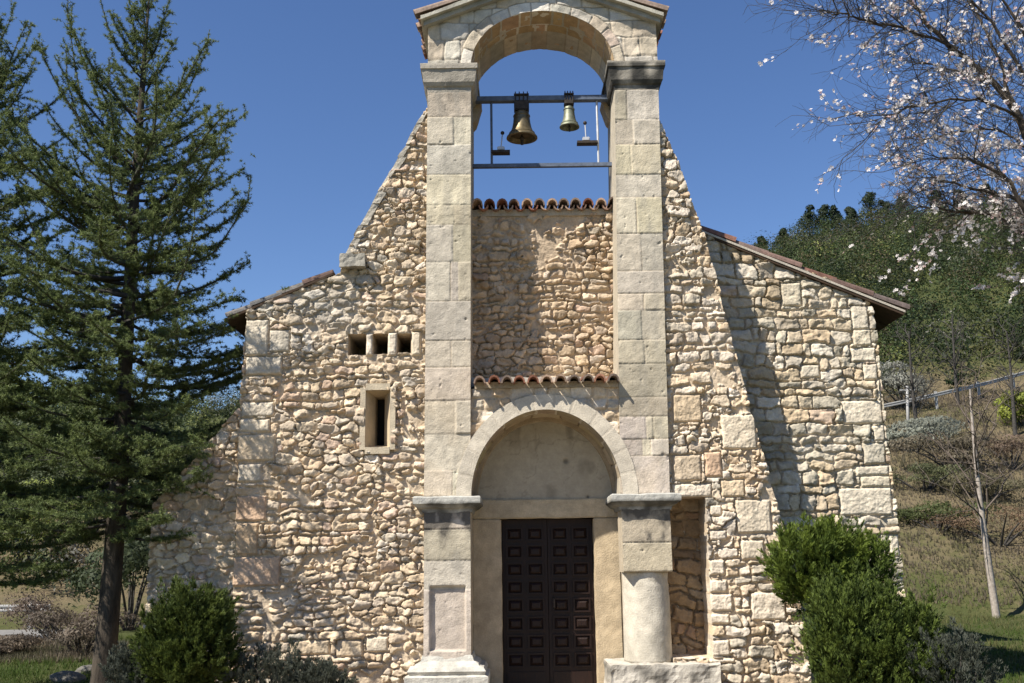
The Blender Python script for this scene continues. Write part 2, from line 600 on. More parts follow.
def add_lathe(bm, prof, cx, cy, n=28):
    rings = []
    for r, z in prof:
        rings.append([bm.verts.new((cx + r * math.cos(2 * PI * k / n), cy + r * math.sin(2 * PI * k / n), z)) for k in range(n)])
    for i in range(len(rings) - 1):
        for k in range(n):
            bm.faces.new((rings[i][k], rings[i][(k + 1) % n], rings[i + 1][(k + 1) % n], rings[i + 1][k]))
    bm.faces.new(rings[0][::-1]); bm.faces.new(rings[-1])


def erode(bm, seg=.05, amp=.012, seed=0):
    """subdivide long edges and roughen: worn stone"""
    for _ in range(5):
        es = [e for e in bm.edges if e.calc_length() > seg]
        if not es: break
        bmesh.ops.subdivide_edges(bm, edges=es, cuts=1, use_grid_fill=True)
        if len(bm.verts) > 9000: break
    bm.normal_update()
    from mathutils import noise as mn
    for v in bm.verts:
        o = Vector((seed * 3.1, seed * 1.7, 0))
        d = mn.noise((v.co * 5 + o)) * amp + mn.noise(v.co * 17 + o) * amp * .5
        v.co += v.normal * d


def moulding(name, x0, x1, y0, yb, prof, mat, parent, col, seed=0, amp=.008, sides=(1, 1)):
    """prof: (projection, z) from bottom up; runs along the front and returns along both sides"""
    bm = bmesh.new()
    rows = []
    for o, z in prof:
        rows.append([bm.verts.new((x0 - o * sides[0], yb, z)), bm.verts.new((x0 - o * sides[0], y0 - o, z)), bm.verts.new((x1 + o * sides[1], y0 - o, z)), bm.verts.new((x1 + o * sides[1], yb, z))])
    for i in range(len(rows) - 1):
        for k in range(4):
            bm.faces.new((rows[i][k], rows[i][(k + 1) % 4], rows[i + 1][(k + 1) % 4], rows[i + 1][k]))
    bm.faces.new(rows[0][::-1]); bm.faces.new(rows[-1])
    erode(bm, .045, amp, seed)
    return bm_obj(name, bm, mat, parent, col, smooth=False)


def stone_col(base, stain=None, seed=0):
    """pale stone, with dark lichen (stain = function of co -> 0..1)"""
    b = np.array(base)

    def f(co):
        v = 1 + .35 * fbm(co[:, 0] * 5 + co[:, 1] * 3, co[:, 2] * 5, seed, 4)
        c = b[None] * v[:, None]
        if stain is not None:
            s = np.clip(stain(co), 0, 1)[:, None]
            c = c * (1 - s) + np.array((.055, .052, .045))[None] * s
        return c
    return f


# ------------------------------------------------------------------ the ground, hills
def terrain_h(x, y):
    """height of the land at x, y (numpy)"""
    dx = x; dy = y + DC
    d = np.sqrt(dx * dx + dy * dy)
    az = np.arctan2(dx, np.maximum(dy, 1e-3)); az = np.where(dy <= 0, np.sign(dx) * PI / 2 + az * 0, az)
    ridge = np.interp(az, [-1.57, -.9, -.55, -.3, 0, .22, .30, .38, .5, .75, 1.2, 1.57], [0.05, .12, .15, .14, .2, .275, .305, .322, .330, .345, .3, .1])
    D = 230.0
    c = np.cos(np.clip(az, -1.1, 1.1))
    dd = dy
    t = np.clip((dd - 27) / (D - 27), 0, 1)
    prof = np.where(t < 1, (t ** .93), 1)
    hh = (ridge * D + 1.6) * prof * np.where(dd > 27, 1, 0)
    hh = hh + np.clip(t * 5, 0, 1) * (2.2 * (fbm(x * .035, y * .035, 5, 4)) + .9 * fbm(x * .16, y * .16, 8, 3)) * np.where(dd > 27, 1, 0)
    far = np.clip((dd - D) / 500, 0, 1)
    hh = hh * (1 - .6 * far)
    flat = .05 * fbm(x * .9, y * .9, 3, 3) * np.clip((d - 2) / 6, 0, 1) - .02
    # shallow bank along the left, towards the road
    return hh + flat


nr, na = 190, 300
rad = np.concatenate([np.linspace(0.3, 30, 80), np.geomspace(31, 3500, nr - 80)])
ang = np.linspace(-PI, PI, na, endpoint=False)
# finer in front
ang = ang - .55 * np.sin(ang)
RR, AA = np.meshgrid(rad, ang, indexing='ij')
gx = RR * np.sin(AA); gy = RR * np.cos(AA) - DC
gz = terrain_h(gx, gy)
V = np.stack([gx, gy, gz], -1).reshape(-1, 3)
idx = np.arange(nr * na).reshape(nr, na)
nxt = np.roll(idx, -1, 1)
Q = np.stack([idx[:-1], nxt[:-1], nxt[1:], idx[1:]], -1).reshape(-1, 4)
V = np.concatenate([V, [[0, -DC, -.02]]])
T = np.stack([np.full(na, len(V) - 1), nxt[0], idx[0]], -1)
# normals up
Q = Q[:, ::-1]; T = T[:, ::-1]
m = bpy.data.materials.new('meadow_ground')
m.use_nodes = True
n = m.node_tree.nodes; l = m.node_tree.links
b = n['Principled BSDF']; b.inputs['Roughness'].default_value = 1; b.inputs['Specular IOR Level'].default_value = 0.05
tc = n.new('ShaderNodeTexCoord')
n1 = n.new('ShaderNodeTexNoise'); n1.inputs['Scale'].default_value = .22; n1.inputs['Detail'].default_value = 8
n2 = n.new('ShaderNodeTexNoise'); n2.inputs['Scale'].default_value = 2.2; n2.inputs['Detail'].default_value = 10; n2.inputs['Roughness'].default_value = .7
at = n.new('ShaderNodeAttribute'); at.attribute_name = 'Col'
l.new(tc.outputs['Object'], n1.inputs[0]); l.new(tc.outputs['Object'], n2.inputs[0])
ad = n.new('ShaderNodeMath'); ad.operation = 'ADD'; l.new(n1.outputs[0], ad.inputs[0]); l.new(n2.outputs[0], ad.inputs[1])
sx = n.new('ShaderNodeSeparateColor'); l.new(at.outputs['Color'], sx.inputs[0])
ad2 = n.new('ShaderNodeMath'); ad2.operation = 'ADD'; l.new(ad.outputs[0], ad2.inputs[0]); l.new(sx.outputs[0], ad2.inputs[1])
cr = n.new('ShaderNodeValToRGB')
els = cr.color_ramp.elements
els[0].position = .40; els[0].color = (.060, .070, .026, 1)
els[1].position = .95; els[1].color = (.165, .125, .080, 1)
e = els.new(.52); e.color = (.085, .085, .036, 1)
e = els.new(.66); e.color = (.125, .105, .060, 1)
mp = n.new('ShaderNodeMapRange'); mp.inputs[1].default_value = .6; mp.inputs[2].default_value = 1.9
l.new(ad2.outputs[0], mp.inputs[0]); l.new(mp.outputs[0], cr.inputs[0]); l.new(cr.outputs[0], b.inputs['Base Color'])
bp = n.new('ShaderNodeBump'); bp.inputs['Strength'].default_value = .9; bp.inputs['Distance'].default_value = .12
l.new(n2.outputs[0], bp.inputs['Height']); l.new(bp.outputs[0], b.inputs['Normal'])
M_GROUND = m
dryness = np.concatenate([(np.interp(gy.ravel() + DC, [0, 24, 30, 46, 56, 140], [.05, .05, .5, .6, .1, .0])), [0]])
gcol = np.stack([dryness] * 3, -1)
ground = link('ground', mesh_np('ground', V, Q, T, gcol), M_GROUND)
tag(ground, 'uneven meadow ground rising to a scrubby hillside behind the church', 'ground', kind='structure')

# unseen pale gravel sheet, added to bounce warm light onto the front
yy_, xx_ = np.meshgrid(np.linspace(-14, 0.3, 120), np.linspace(-3.6, 3.4, 60), indexing='ij')
xx_ = xx_ * (1 + .10 * fbm(yy_ * .5, yy_ * 0, 3, 3)) * np.interp(yy_, [-14, -6, -1.2, .3], [2.2, 1.6, .9, .8])
zz_ = terrain_h(xx_, yy_) + .03
Vf = np.stack([xx_, yy_, zz_], -1).reshape(-1, 3)
ix_ = np.arange(Vf.shape[0]).reshape(xx_.shape)
Qf = np.stack([ix_[:-1, :-1], ix_[:-1, 1:], ix_[1:, 1:], ix_[1:, :-1]], -1).reshape(-1, 4)
M_BOUNCE = mat_plain('bounce_gravel', (.20, .16, .11), (.29, .235, .165), 30, 1.0, .6)
tag(link('bounce_ground', mesh_np('bounce_ground', Vf, Qf), M_BOUNCE), 'unseen pale gravel sheet added before the door to bounce warm light', 'bounce_ground', kind='structure')

# ------------------------------------------------------------------ the church
church = empty('stone_church', (0, 0.5, 0), 'small rubble stone church with an arched bell gable, tiled hood and panelled door', 'church')

YP = -0.07            # face of the dressed piers
xL0, _ = U(424, 500); xL1, _ = U(472.5, 500)   # left pier
xR0a, _ = U(614.5, 250); xR1, _ = U(668, 430)
xLt, _ = U(427, 90); xL1t, _ = U(473.5, 120)
PLx0, PLx1 = U(424.5, 450, YP)[0], U(471, 420, YP)[0]
PRx0, PRx1 = U(615, 250, YP)[0], U(667, 420, YP)[0]
def line(pts):
    q = [U(a, b_, YP) for a, b_ in pts]
    return interp_z([p[1] for p in q], [p[0] for p in q])


def interp_z(zz, xx):
    k = (xx[1] - xx[0]) / (zz[1] - zz[0])
    return lambda z: xx[0] + k * (np.asarray(z) - zz[0])


PE = [(line([(427.6, 95), (424, 490)]), line([(470.8, 95), (470.5, 440)])), (line([(614.8, 95), (619, 390)]), line([(658.5, 95), (668, 430)]))]
ZSPR = (U(447, 67, YP)[1] + U(637, 63, YP)[1]) / 2      # springing of the bell arch
ZCAPB = (U(447, 92, YP)[1] + U(637, 90, YP)[1]) / 2
ZIMT = (U(447, 496.5, YP)[1] + U(645, 494, YP)[1]) / 2
ZIMB = (U(447, 504.5, YP)[1] + U(645, 502.5, YP)[1]) / 2
ZNECK = ZIMB - .2
ZBASE = (U(447, 664, YP)[1] + U(645, 661, YP)[1]) / 2
PLt0, PLt1, PRt0, PRt1 = [float(f(ZSPR)) for f in (PE[0][0], PE[0][1], PE[1][0], PE[1][1])]
print('pier', PLx0, PLx1, PRx0, PRx1, 'z', ZSPR, ZCAPB, ZIMT, ZIMB, ZBASE)

# ---- left front wall
lp = [U(230, 700), U(232, 600), U(238, 450), U(246, 313), U(262, 304), U(300, 289), U(333, 276), U(342, 272), U(343, 262), U(352, 243), U(372, 205), U(395, 165), U(412, 137), U(426, 108)]
lp[0] = (lp[0][0], -.25)
left_f = interp(lp)
ztopL = lp[-1][1]
zTop = ztopL
WINX0, WINX1 = U(362, 420)[0], U(394, 420)[0]
WINZ0, WINZ1 = U(378, 450)[1], U(378, 388)[1]
holes_sq = []
for (a, b_, c, d) in ((348, 366, 334, 355), (373, 387.5, 334, 354), (397.5, 411, 334, 353)):
    x0, z1 = U(a, c); x1, z0 = U(b_, d)
    holes_sq.append((x0, x1, z0, z1))
holesL = [(WINX0 + .03, WINX1 - .03, WINZ0 + .03, WINZ1 - .03)] + holes_sq


def B(px0, py0, px1, py1, c, Y=0.0):
    x0, z1 = U(px0, py0, Y); x1, z0 = U(px1, py1, Y)
    return (x0, x1, z0, z1, c)


BUFF = (.55, .46, .33); ORANGE = (.51, .375, .265); PALE = (.58, .52, .41); GRY = (.50, .46, .38); LIME = (.62, .56, .46)
blocksL = [B(246, 320, 268, 356, PALE), B(270, 330, 290, 352, GRY), B(246, 357, 282, 375, GRY), B(242, 402, 274, 417, GRY), B(240, 419, 270, 432, PALE), B(237, 435, 275, 461, BUFF), B(238, 464, 262, 482, GRY),
           B(236, 496, 266, 521, ORANGE), B(236, 523, 258, 555, (.45, .345, .23)), B(233, 557, 280, 586, ORANGE), B(290, 640, 330, 655, BUFF), B(336, 640, 363, 657, BUFF),
           B(366, 637, 388, 652, PALE), B(366, 333.5, 373, 356, LIME), B(388, 333, 397, 356, LIME), B(411.5, 332, 421, 356, PALE)]


def weather_left(X, Z, H, C):
    g = sstep(0, 1, (Z - U(300, 400)[1]) / 1.2) * sstep(.0, .4, U(372, 300)[0] + .15 - X) * .55
    n_ = np.clip(.5 + 1.6 * fbm(X * 3, Z * 3, 77, 4), 0, 1)
    g = (g * n_)[..., None]
    grey = C.mean(-1, keepdims=True) * np.array((.88, .90, .84))
    return H, C * (1 - g) + grey * g


def vor(**k):
    return lambda X, Z, s: lay_voronoi(X, Z, s, **k)


def crs(**k):
    return lambda X, Z, s: lay_coursed(X, Z, s, **k)


wall('rubble_wall', left_f, lambda z: np.full_like(z, PLx0 + .03), -.25, zTop, 0.0, church, .95, lambda X, Z, s: lay_mix(X, Z, s, dict(hmin=.05, hmax=.13, wmin=.06, wmax=.30, wavy=.066, pal='warm'), dict(hmin=.05, hmax=.14, asp=(1.0, 2.7), zs=1.8, warp=.06, jit=.3, p=3.6)),
     dict(amp=.030, jw=.012, tilt=.15, rough=.020, dome=.35, mdepth=.020), holes=holesL, blocks=blocksL, seed=3, ragged_l=.05, post=weather_left)

# ---- right buttress wall
rp = [U(815, 700), U(800, 600), U(787, 540), U(775, 497), U(755, 425), U(733, 345), U(718, 288), U(705, 237), U(690, 196), U(678, 163), U(668, 140), U(660, 120)]
rp[0] = (rp[0][0], -.25)
right_f = interp(rp)
NX0, NX1 = U(668, 560)[0], U(708.5, 560)[0]
NZ0, NZ1 = U(690, 658)[1], U(690, 497)[1]
blocksR = [B(672, 395, 702, 422, (.46, .38, .27)), B(672, 455, 702, 481, (.47, .40, .30)), B(672, 484, 712, 497, LIME), B(704, 452, 722, 477, ORANGE), B(727, 420, 752, 448, LIME), B(720, 480, 745, 497, BUFF),
           B(720, 415, 757, 449, PALE), B(735, 500, 772, 533, PALE), B(709, 505, 722, 516, LIME), B(709, 530, 727, 540, LIME), B(709, 560, 725, 575, LIME), B(709, 580, 728, 592, LIME),
           B(709, 594, 733, 611, LIME), B(709, 614, 730, 624, LIME), B(709, 640, 730, 656, LIME), B(750, 592, 786, 620, LIME), B(709, 658, 735, 663, LIME), B(740, 540, 765, 560, PALE)]
wall('buttress_wall', lambda z: np.full_like(z, PRx1 - .03), right_f, -.25, rp[-1][1], 0.0, church, .6, lambda X, Z, s: lay_mix(X, Z, s, dict(hmin=.06, hmax=.17, wmin=.07, wmax=.34, wavy=.064, pal='mixed'), dict(hmin=.06, hmax=.17, asp=(1.0, 2.2), zs=1.7, warp=.06, pal='mixed', jit=.3, p=3.6)),
     dict(amp=.032, jw=.012, tilt=.13, rough=.018, dome=.35, mdepth=.018), holes=[(NX0 - .2, NX1, NZ0, NZ1)], blocks=blocksR, seed=14, ragged=.035)
# niche back wall (rubble), niche shade put into its darkened tone
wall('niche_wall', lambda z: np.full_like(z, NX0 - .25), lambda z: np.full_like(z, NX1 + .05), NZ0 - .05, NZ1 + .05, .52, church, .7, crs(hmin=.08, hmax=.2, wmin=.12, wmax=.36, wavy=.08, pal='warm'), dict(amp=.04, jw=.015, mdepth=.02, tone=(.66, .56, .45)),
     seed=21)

# ---- set-back right wall under the nave roof
YS = .60
rr = [U(905, 600, YS), U(903, 585, YS), U(897, 520, YS), U(884, 420, YS), U(877, 340, YS), U(870, 302, YS), U(860, 291, YS), U(800, 268.5, YS), U(720, 241, YS), U(680, 226, YS), U(640, 212, YS)]
rr[0] = (rr[0][0], -.25)
sr_f = interp(rr)
xs0 = U(690, 240, YS)[0]
blocksS = [B(841, 401, 883, 424, LIME, YS), B(838, 488, 893, 515, LIME, YS), B(855, 466, 889, 476, LIME, YS), B(850, 306, 869, 330, LIME, YS), B(852, 330, 872, 346, PALE, YS), B(850, 348, 876, 362, LIME, YS), B(780, 283, 802, 306, PALE, YS),
           B(862, 443, 886, 464, GRY, YS), B(800, 365, 820, 378, LIME, YS), B(872, 425, 885, 441, LIME, YS), B(876, 380, 881, 400, PALE, YS), B(888, 535, 900, 557, LIME, YS), B(862, 364, 878, 380, LIME, YS), B(860, 476, 891, 487, PALE, YS)]
wall('setback_wall', lambda z: np.full_like(z, min(xs0, PRx1 + .1)), sr_f, -.25, rr[-1][1] - .01, YS, church, 1.1, crs(hmin=.07, hmax=.2, wmin=.09, wmax=.36, wavy=.075, pal='pale'),
     dict(amp=.032, jw=.012, tilt=.12, rough=.016, dome=.35, mdepth=.020, tone=(.94, .91, .86), mortar=(.50, .44, .35)), blocks=blocksS, seed=33, ragged=.02)

# ---- low lean-to wall at the left
YA = .10
xa0, za = U(151, 560, YA)
wall('lean_to_wall', interp([(xa0 - .06, -.25), (xa0, U(152, 505, YA)[1]), (U(242, 405, YA)[0], U(242, 405, YA)[1])]), lambda z: np.full_like(z, U(250, 500, YA)[0]), -.25, U(242, 405, YA)[1], YA, church, 3.5, vor(hmin=.06, hmax=.14, asp=(1, 2.2), zs=1.6, pal='warm', jit=.3, p=3.6, warp=.05), dict(amp=.032, jw=.012, tilt=.14, rough=.018, dome=.35, mdepth=.018), seed=44, ragged_l=.03)

# ---- recessed rubble panel between the piers
ZPT = U(545, 216, .55)[1]; ZPB = U(545, 392, .0)[1] - .05
wall('recessed_panel', lambda z: np.full_like(z, PLx1 - .2), lambda z: np.full_like(z, PRx0 + .25), ZPB, ZPT, lambda Z: .46 + .20 * (ZPT - Z) / (ZPT - ZPB), church, .97, lambda X, Z, s: lay_mix(X, Z, s, dict(hmin=.05, hmax=.12, wmin=.07, wmax=.28, wavy=.08, pal='warm'), dict(hmin=.05, hmax=.12, asp=(1.0, 2.4), zs=1.7, warp=.05, jit=.3, p=3.6)),
     dict(amp=.030, jw=.012, tilt=.15, rough=.018, dome=.35, mdepth=.022, tone=(.95, .87, .81)), seed=52)
# masonry in front below the panel, behind the hood (spandrel of the portal)
ZHB = U(545, 388, -.0)[1]


# ---- dressed piers (from the ground to the springing of the bell arch)
def pier(x0, x1, zlist, seed, split_prob, back=.95, edges=None):
    z0, z1 = zlist[0], zlist[-1]
    zs = np.linspace(z0, z1, int((z1 - z0) / .011))
    X, Z = grid(zs, np.full(len(zs), x0) if edges is None else edges[0](zs), np.full(len(zs), x1) if edges is None else edges[1](zs), .011)
    rng = np.random.default_rng(seed)
    sp = []
    for k in range(len(zlist) - 1):
        w = x1 - x0
        r = rng.random()
        if r < split_prob:
            a = x0 + w * rng.uniform(.38, .66)
            sp.append([a, a + w * rng.uniform(.14, .2)] if rng.random() < .4 and a < x0 + .6 * w else [a])
        else: sp.append([])
    H, C = ashlar(X, Z, seed, zlist, sp)
    return X, Z, H, C


def lichen(C, X, Z, zc, zw, amt, seed):
    n_ = np.clip(.5 + 2.4 * fbm(X * 6, Z * 4, seed, 5), 0, 1)
    top = np.clip((zc - Z) / zw, 0, 1)
    s = (np.clip(1 - sstep(.0, .75, top - .6 * (n_ - .5)), 0, 1) * (.35 + .65 * n_) * amt)
    s = np.clip(s, 0, .88)[..., None]
    return C * (1 - s) + np.array((.075, .068, .058)) * s


for side, (x0, x1, sd_) in enumerate(((PLx0, PLx1, 61), (PRx0, PRx1, 72))):
    X, Z, H, C = pier(x0, x1, courses_for(ZIMT, ZCAPB, sd_, (.2, .5)), sd_, .6, edges=PE[side])
    C = lichen(C, X, Z, ZCAPB, .4, .45, sd_)
    rk = (sstep(.02, .28, fbm(X * 9, Z * .8, sd_ + 3, 4)) * .35)[..., None]
    C = C * (1 - rk) + np.array((.27, .25, .21)) * rk
    bt = (sstep(.0, .25, fbm(X * 2, Z * 2, sd_ + 9, 3)) * .35 * (1 - sstep(3.0, 4.6, Z)))[..., None]
    C = C * (1 - bt) + np.array((.52, .42, .29)) * bt
    # faintly carved panels and grooves on the blocks
    p = sheet('pier', X, Z, YP, H, C, M_ASH, church, .95, side_col=(.44, .385, .295))
    # capital
    xl = float(PE[side][0](ZCAPB)); xr = float(PE[side][1](ZCAPB))
    dark = .3 if side == 0 else 1.0
    st = (lambda dk, sdd: lambda co: dk * np.clip(1.0 + 2.4 * fbm(co[:, 0] * 6, co[:, 2] * 4, sdd, 3), 0, 1) * sstep(.0, .05, ZSPR - co[:, 2] + .02))(dark, sd_)
    sw = .07 if side == 0 else .02
    moulding('capital', xl, xr, YP, .95, [(.004, ZCAPB - .005), (.01, ZCAPB + .06), (.03, ZCAPB + .075), (.055, ZCAPB + .12), (.075, ZSPR - .075), (.09, ZSPR - .07), (.09, ZSPR)], M_ASH, p, stone_col((.47, .42, .34), st, sd_), sd_, .008)
    # impost slab
    lx0 = U(424, 540, YP)[0] if side == 0 else U(622.5, 540, YP)[0]
    lx1 = U(470.5, 540, YP)[0] if side == 0 else U(671, 540, YP)[0]
    dz = ZIMT - ZIMB
    st2 = (lambda sdd: lambda co: .9 * np.clip(.6 + 2.4 * fbm(co[:, 0] * 7, co[:, 2] * 7, sdd, 3), 0, 1) * sstep(0, .03, ZIMT - .05 - co[:, 2]))(sd_ + 5)
    moulding('impost', lx0, lx1, YP, .7, [(.015, ZIMB - .09), (.03, ZIMB - .05), (.075, ZIMB - .03), (.11, ZIMB), (.125, ZIMB + .01), (.125, ZIMT - .015), (.11, ZIMT)], M_ASH, p, stone_col((.40, .385, .34), st2, sd_), sd_ + 1, .011)
    # lower pier
    if side == 0:
        cs = [ZBASE - .02, ZBASE + .83, ZBASE + 1.16, ZBASE + 1.52, ZIMB - .04]
        cs = [c for c in cs if c < ZIMB - .1] + [ZIMB - .04]
        X, Z, H, C = pier(lx0, lx1, cs, 66, .0)
        # inset panel on the lowest block
        px0, pz1 = U(429.5, 586, YP); px1, pz0 = U(466, 651, YP)
        ins = sstep(0, .012, np.minimum(np.minimum(X - px0, px1 - X), np.minimum(Z - pz0, pz1 - Z)))
        H = H - .05 * ins
        C = C * (1 - .1 * ins[..., None])
        C = lichen(C, X, Z, ZIMB - .05, .5, 2.0, 31)
        sheet('lower_pier', X, Z, YP - .002, H, C, M_ASH, church, .7, side_col=(.44, .37, .27))
        moulding('pier_base', lx0, lx1, YP, .6, [(.20, -.2), (.20, ZBASE - .22), (.20, ZBASE - .13), (.15, ZBASE - .11), (.175, ZBASE - .07), (.15, ZBASE - .03), (.10, ZBASE - .02), (.085, ZBASE + .0), (.03, ZBASE + .03), (.01, ZBASE + .09)], M_ASH, p, stone_col((.50, .475, .41), lambda co: .35 * np.clip(3 * fbm(co[:, 0] * 8, co[:, 2] * 9, 5, 3), 0, 1), 4), 9, .012)
    else:
        zc0 = U(648, 572, YP)[1]
        cs = [zc0, zc0 + .34, ZIMB - .04]
        X, Z, H, C = pier(lx0, lx1, cs, 68, .0)
        C = lichen(C, X, Z, ZIMB - .05, .5, 2.0, 37)
        sheet('lower_pier', X, Z, YP - .002, H, C, M_ASH, church, .42, side_col=(.44, .37, .27))
        # engaged column under it
        bm = bmesh.new()
        cx = (lx0 + lx1) / 2; rc = (lx1 - lx0) / 2 - .005
        cy = YP + rc + .01
        prof = [(rc, ZBASE - .03)]
        nz = 40
        for i in range(nz + 1):
            t = i / nz
            prof.append((rc * (1.0 - .02 * t), ZBASE + (zc0 - ZBASE) * t))
        add_lathe(bm, prof, cx, cy, 72)
        from mathutils import noise as mn
        for v in bm.verts:
            d = mn.noise(v.co * 3) * .008 + mn.noise(v.co * 14) * .004
            dr = Vector((v.co.x - cx, v.co.y - cy, 0)).normalized()
            # weathered notches at the very top
            v.co += dr * d
            if v.co.z > zc0 - .13: v.co -= dr * .03 * max(0, mn.noise(Vector((v.co.x * 9, v.co.y * 9, v.co.z * 9))))
        bm_obj('engaged_column', bm, M_ASH, church, stone_col((.53, .48, .385), lambda co: .25 * np.clip(3 * fbm(co[:, 0] * 6, co[:, 2] * 3, 15, 3), 0, 1), 8), smooth=True)
        bm = bmesh.new()
        add_box(bm, lx0 + .03, lx1 - .02, cy + .02, .50, ZBASE - .02, zc0 + .02)
        bm_obj('pier_core', bm, M_ASH, church, stone_col((.42, .35, .26), None, 3))
        # rough plinth below, running right to the buttress
        bm = bmesh.new()
        px0 = U(610, 670, -.3)[0]
        add_box(bm, px0, NX1 + .02, -.30, .5, -.2, ZBASE - .02)
        erode(bm, .05, .03, 5)
        bm_obj('plinth', bm, M_ASH, church, stone_col((.47, .43, .36), lambda co: .8 * np.clip(3.5 * fbm(co[:, 0] * 6, co[:, 2] * 7, 25, 3), 0, 1) * np.where(co[:, 2] < ZBASE - .05, 1, .1), 4))

# ---- bell arch at the top
AX = (PLt1 + PRt0) / 2
AR = (PRt0 - PLt1) / 2
ZCR = U(543, 11, YP)[1]
AZ = max(.6, (ZCR - ZSPR) / AR)      # rise ratio (the arch is slightly depressed)
GX0, GX1 = PLt0 + .0, PRt1 - .0
tanp = math.tan(math.radians(21))
ZGE = U(424, 27, YP)[1]             # underside of the gable cornice at the left corner
ZAP = ZGE + tanp * (AX - GX0)
print('arch', AX, AR, AZ, ZSPR, ZCR, ZGE, ZAP)


def polar_panel(name, ax, az, R, rise, outer, Y, back, seed, parent, ring=.2, nvous=15, mat=None, pal=None, th0=0, th1=PI, warm=1.0, mono=False):
    nt_ = int(R * PI / .011)
    th = np.linspace(th0, th1, nt_)
    ci = np.cos(th) * R; si = np.sin(th) * R * rise
    ox = np.zeros(nt_); oz = np.zeros(nt_)
    for i, t in enumerate(th):
        ox[i], oz[i] = outer(t)
    w = np.max(np.hypot(ox - ci, oz - si))
    ns = max(4, int(w / .012))
    s = np.linspace(0, 1, ns)
    X = ax + ci[None] * (1 - s[:, None]) + ox[None] * s[:, None]
    Z = az + si[None] * (1 - s[:, None]) + oz[None] * s[:, None]
    TH = np.repeat(th[None], ns, 0)
    r = np.hypot(X - ax, (Z - az) / rise) - R
    # voussoirs
    rng = np.random.default_rng(seed)
    cuts = np.sort(np.concatenate([np.linspace(th0, th1, nvous + 1)[1:-1] + rng.normal(0, .02, nvous - 1)]))
    j = np.searchsorted(cuts, TH)
    d = np.min(np.abs(TH[..., None] - cuts), -1) * R if len(cuts) else np.full(TH.shape, 1)
    ringw = ring * (1 + .25 * (hsh(j.astype(float), j * 0.0, seed) - .5))
    E = np.minimum(d, np.abs(ringw - r))
    inr = r < ringw
    L = lay_coursed(X, Z, seed, hmin=.16, hmax=.28, wmin=.18, wmax=.45, wavy=.03, pal='mixed')
    E2, ID2, cols2 = L[0], L[1], L[2]
    cv = palette('pale', nvous + 1, rng)
    E = np.where(inr, E, np.minimum(E2, np.abs(ringw - r)))
    E = E + .005 * fbm(X * 18, Z * 18, seed, 3) - .012 * np.clip(fbm(X * 9, Z * 9, seed + 4, 3) - .1, 0, 1)
    w_ = sstep(0, .014, E)
    H = (.004 if mono else .014) * w_ + (.008 if mono else .034) * fbm(X * 9, Z * 9, seed + 2, 5) + np.where(inr, .004, 0)
    Cc = np.where(inr[..., None], cv[np.clip(j, 0, nvous)], cols2[ID2])
    if mono: Cc = np.array((.51, .45, .355))[None, None] * (.94 + .12 * (Cc.mean(-1, keepdims=True) - .3) / .2)
    Cc = Cc * (1.05)
    jc = np.array((.47, .41, .32)) if mono else np.array((.36, .31, .24))
    C = Cc * w_[..., None] + jc * (1 - w_[..., None])
    C = C * (1 + .4 * fbm(X * 4, Z * 4, seed + 6, 4))[..., None]
    # sheet() wants rows; X,Z are (ns, nt)
    return sheet(name, X[:, ::-1], Z[:, ::-1], Y, H[:, ::-1], C[:, ::-1], mat or M_ASH, parent, back)


def gable_outer(t):
    c, s_ = math.cos(t), math.sin(t)
    xl = GX0 - AX; xr = GX1 - AX
    best = 1e9
    if c > 1e-6: best = min(best, xr / c)
    if c < -1e-6: best = min(best, xl / c)
    # sloping top: z = (ZAP - ZSPR) - tanp*|x|
    den = s_ + tanp * abs(c)
    if den > 1e-6: best = min(best, (ZAP - ZSPR) / den)
    return best * c, best * s_


polar_panel('bell_arch', AX, ZSPR, AR, AZ, gable_outer, YP + .01, .5, 81, church, ring=.15, nvous=11)
# back face of the arch
o = polar_panel('bell_arch', AX, ZSPR, AR - .005, AZ, gable_outer, .92, .45, 83, church, ring=.22, nvous=13)
me = o.data
co = np.zeros(len(me.vertices) * 3, np.float32); me.vertices.foreach_get('co', co); co = co.reshape(-1, 3)
co[:, 1] = np.where(co[:, 1] > .8, .95 + (.92 - co[:, 1]), co[:, 1]); me.vertices.foreach_set('co', co.ravel()); me.flip_normals(); me.update()


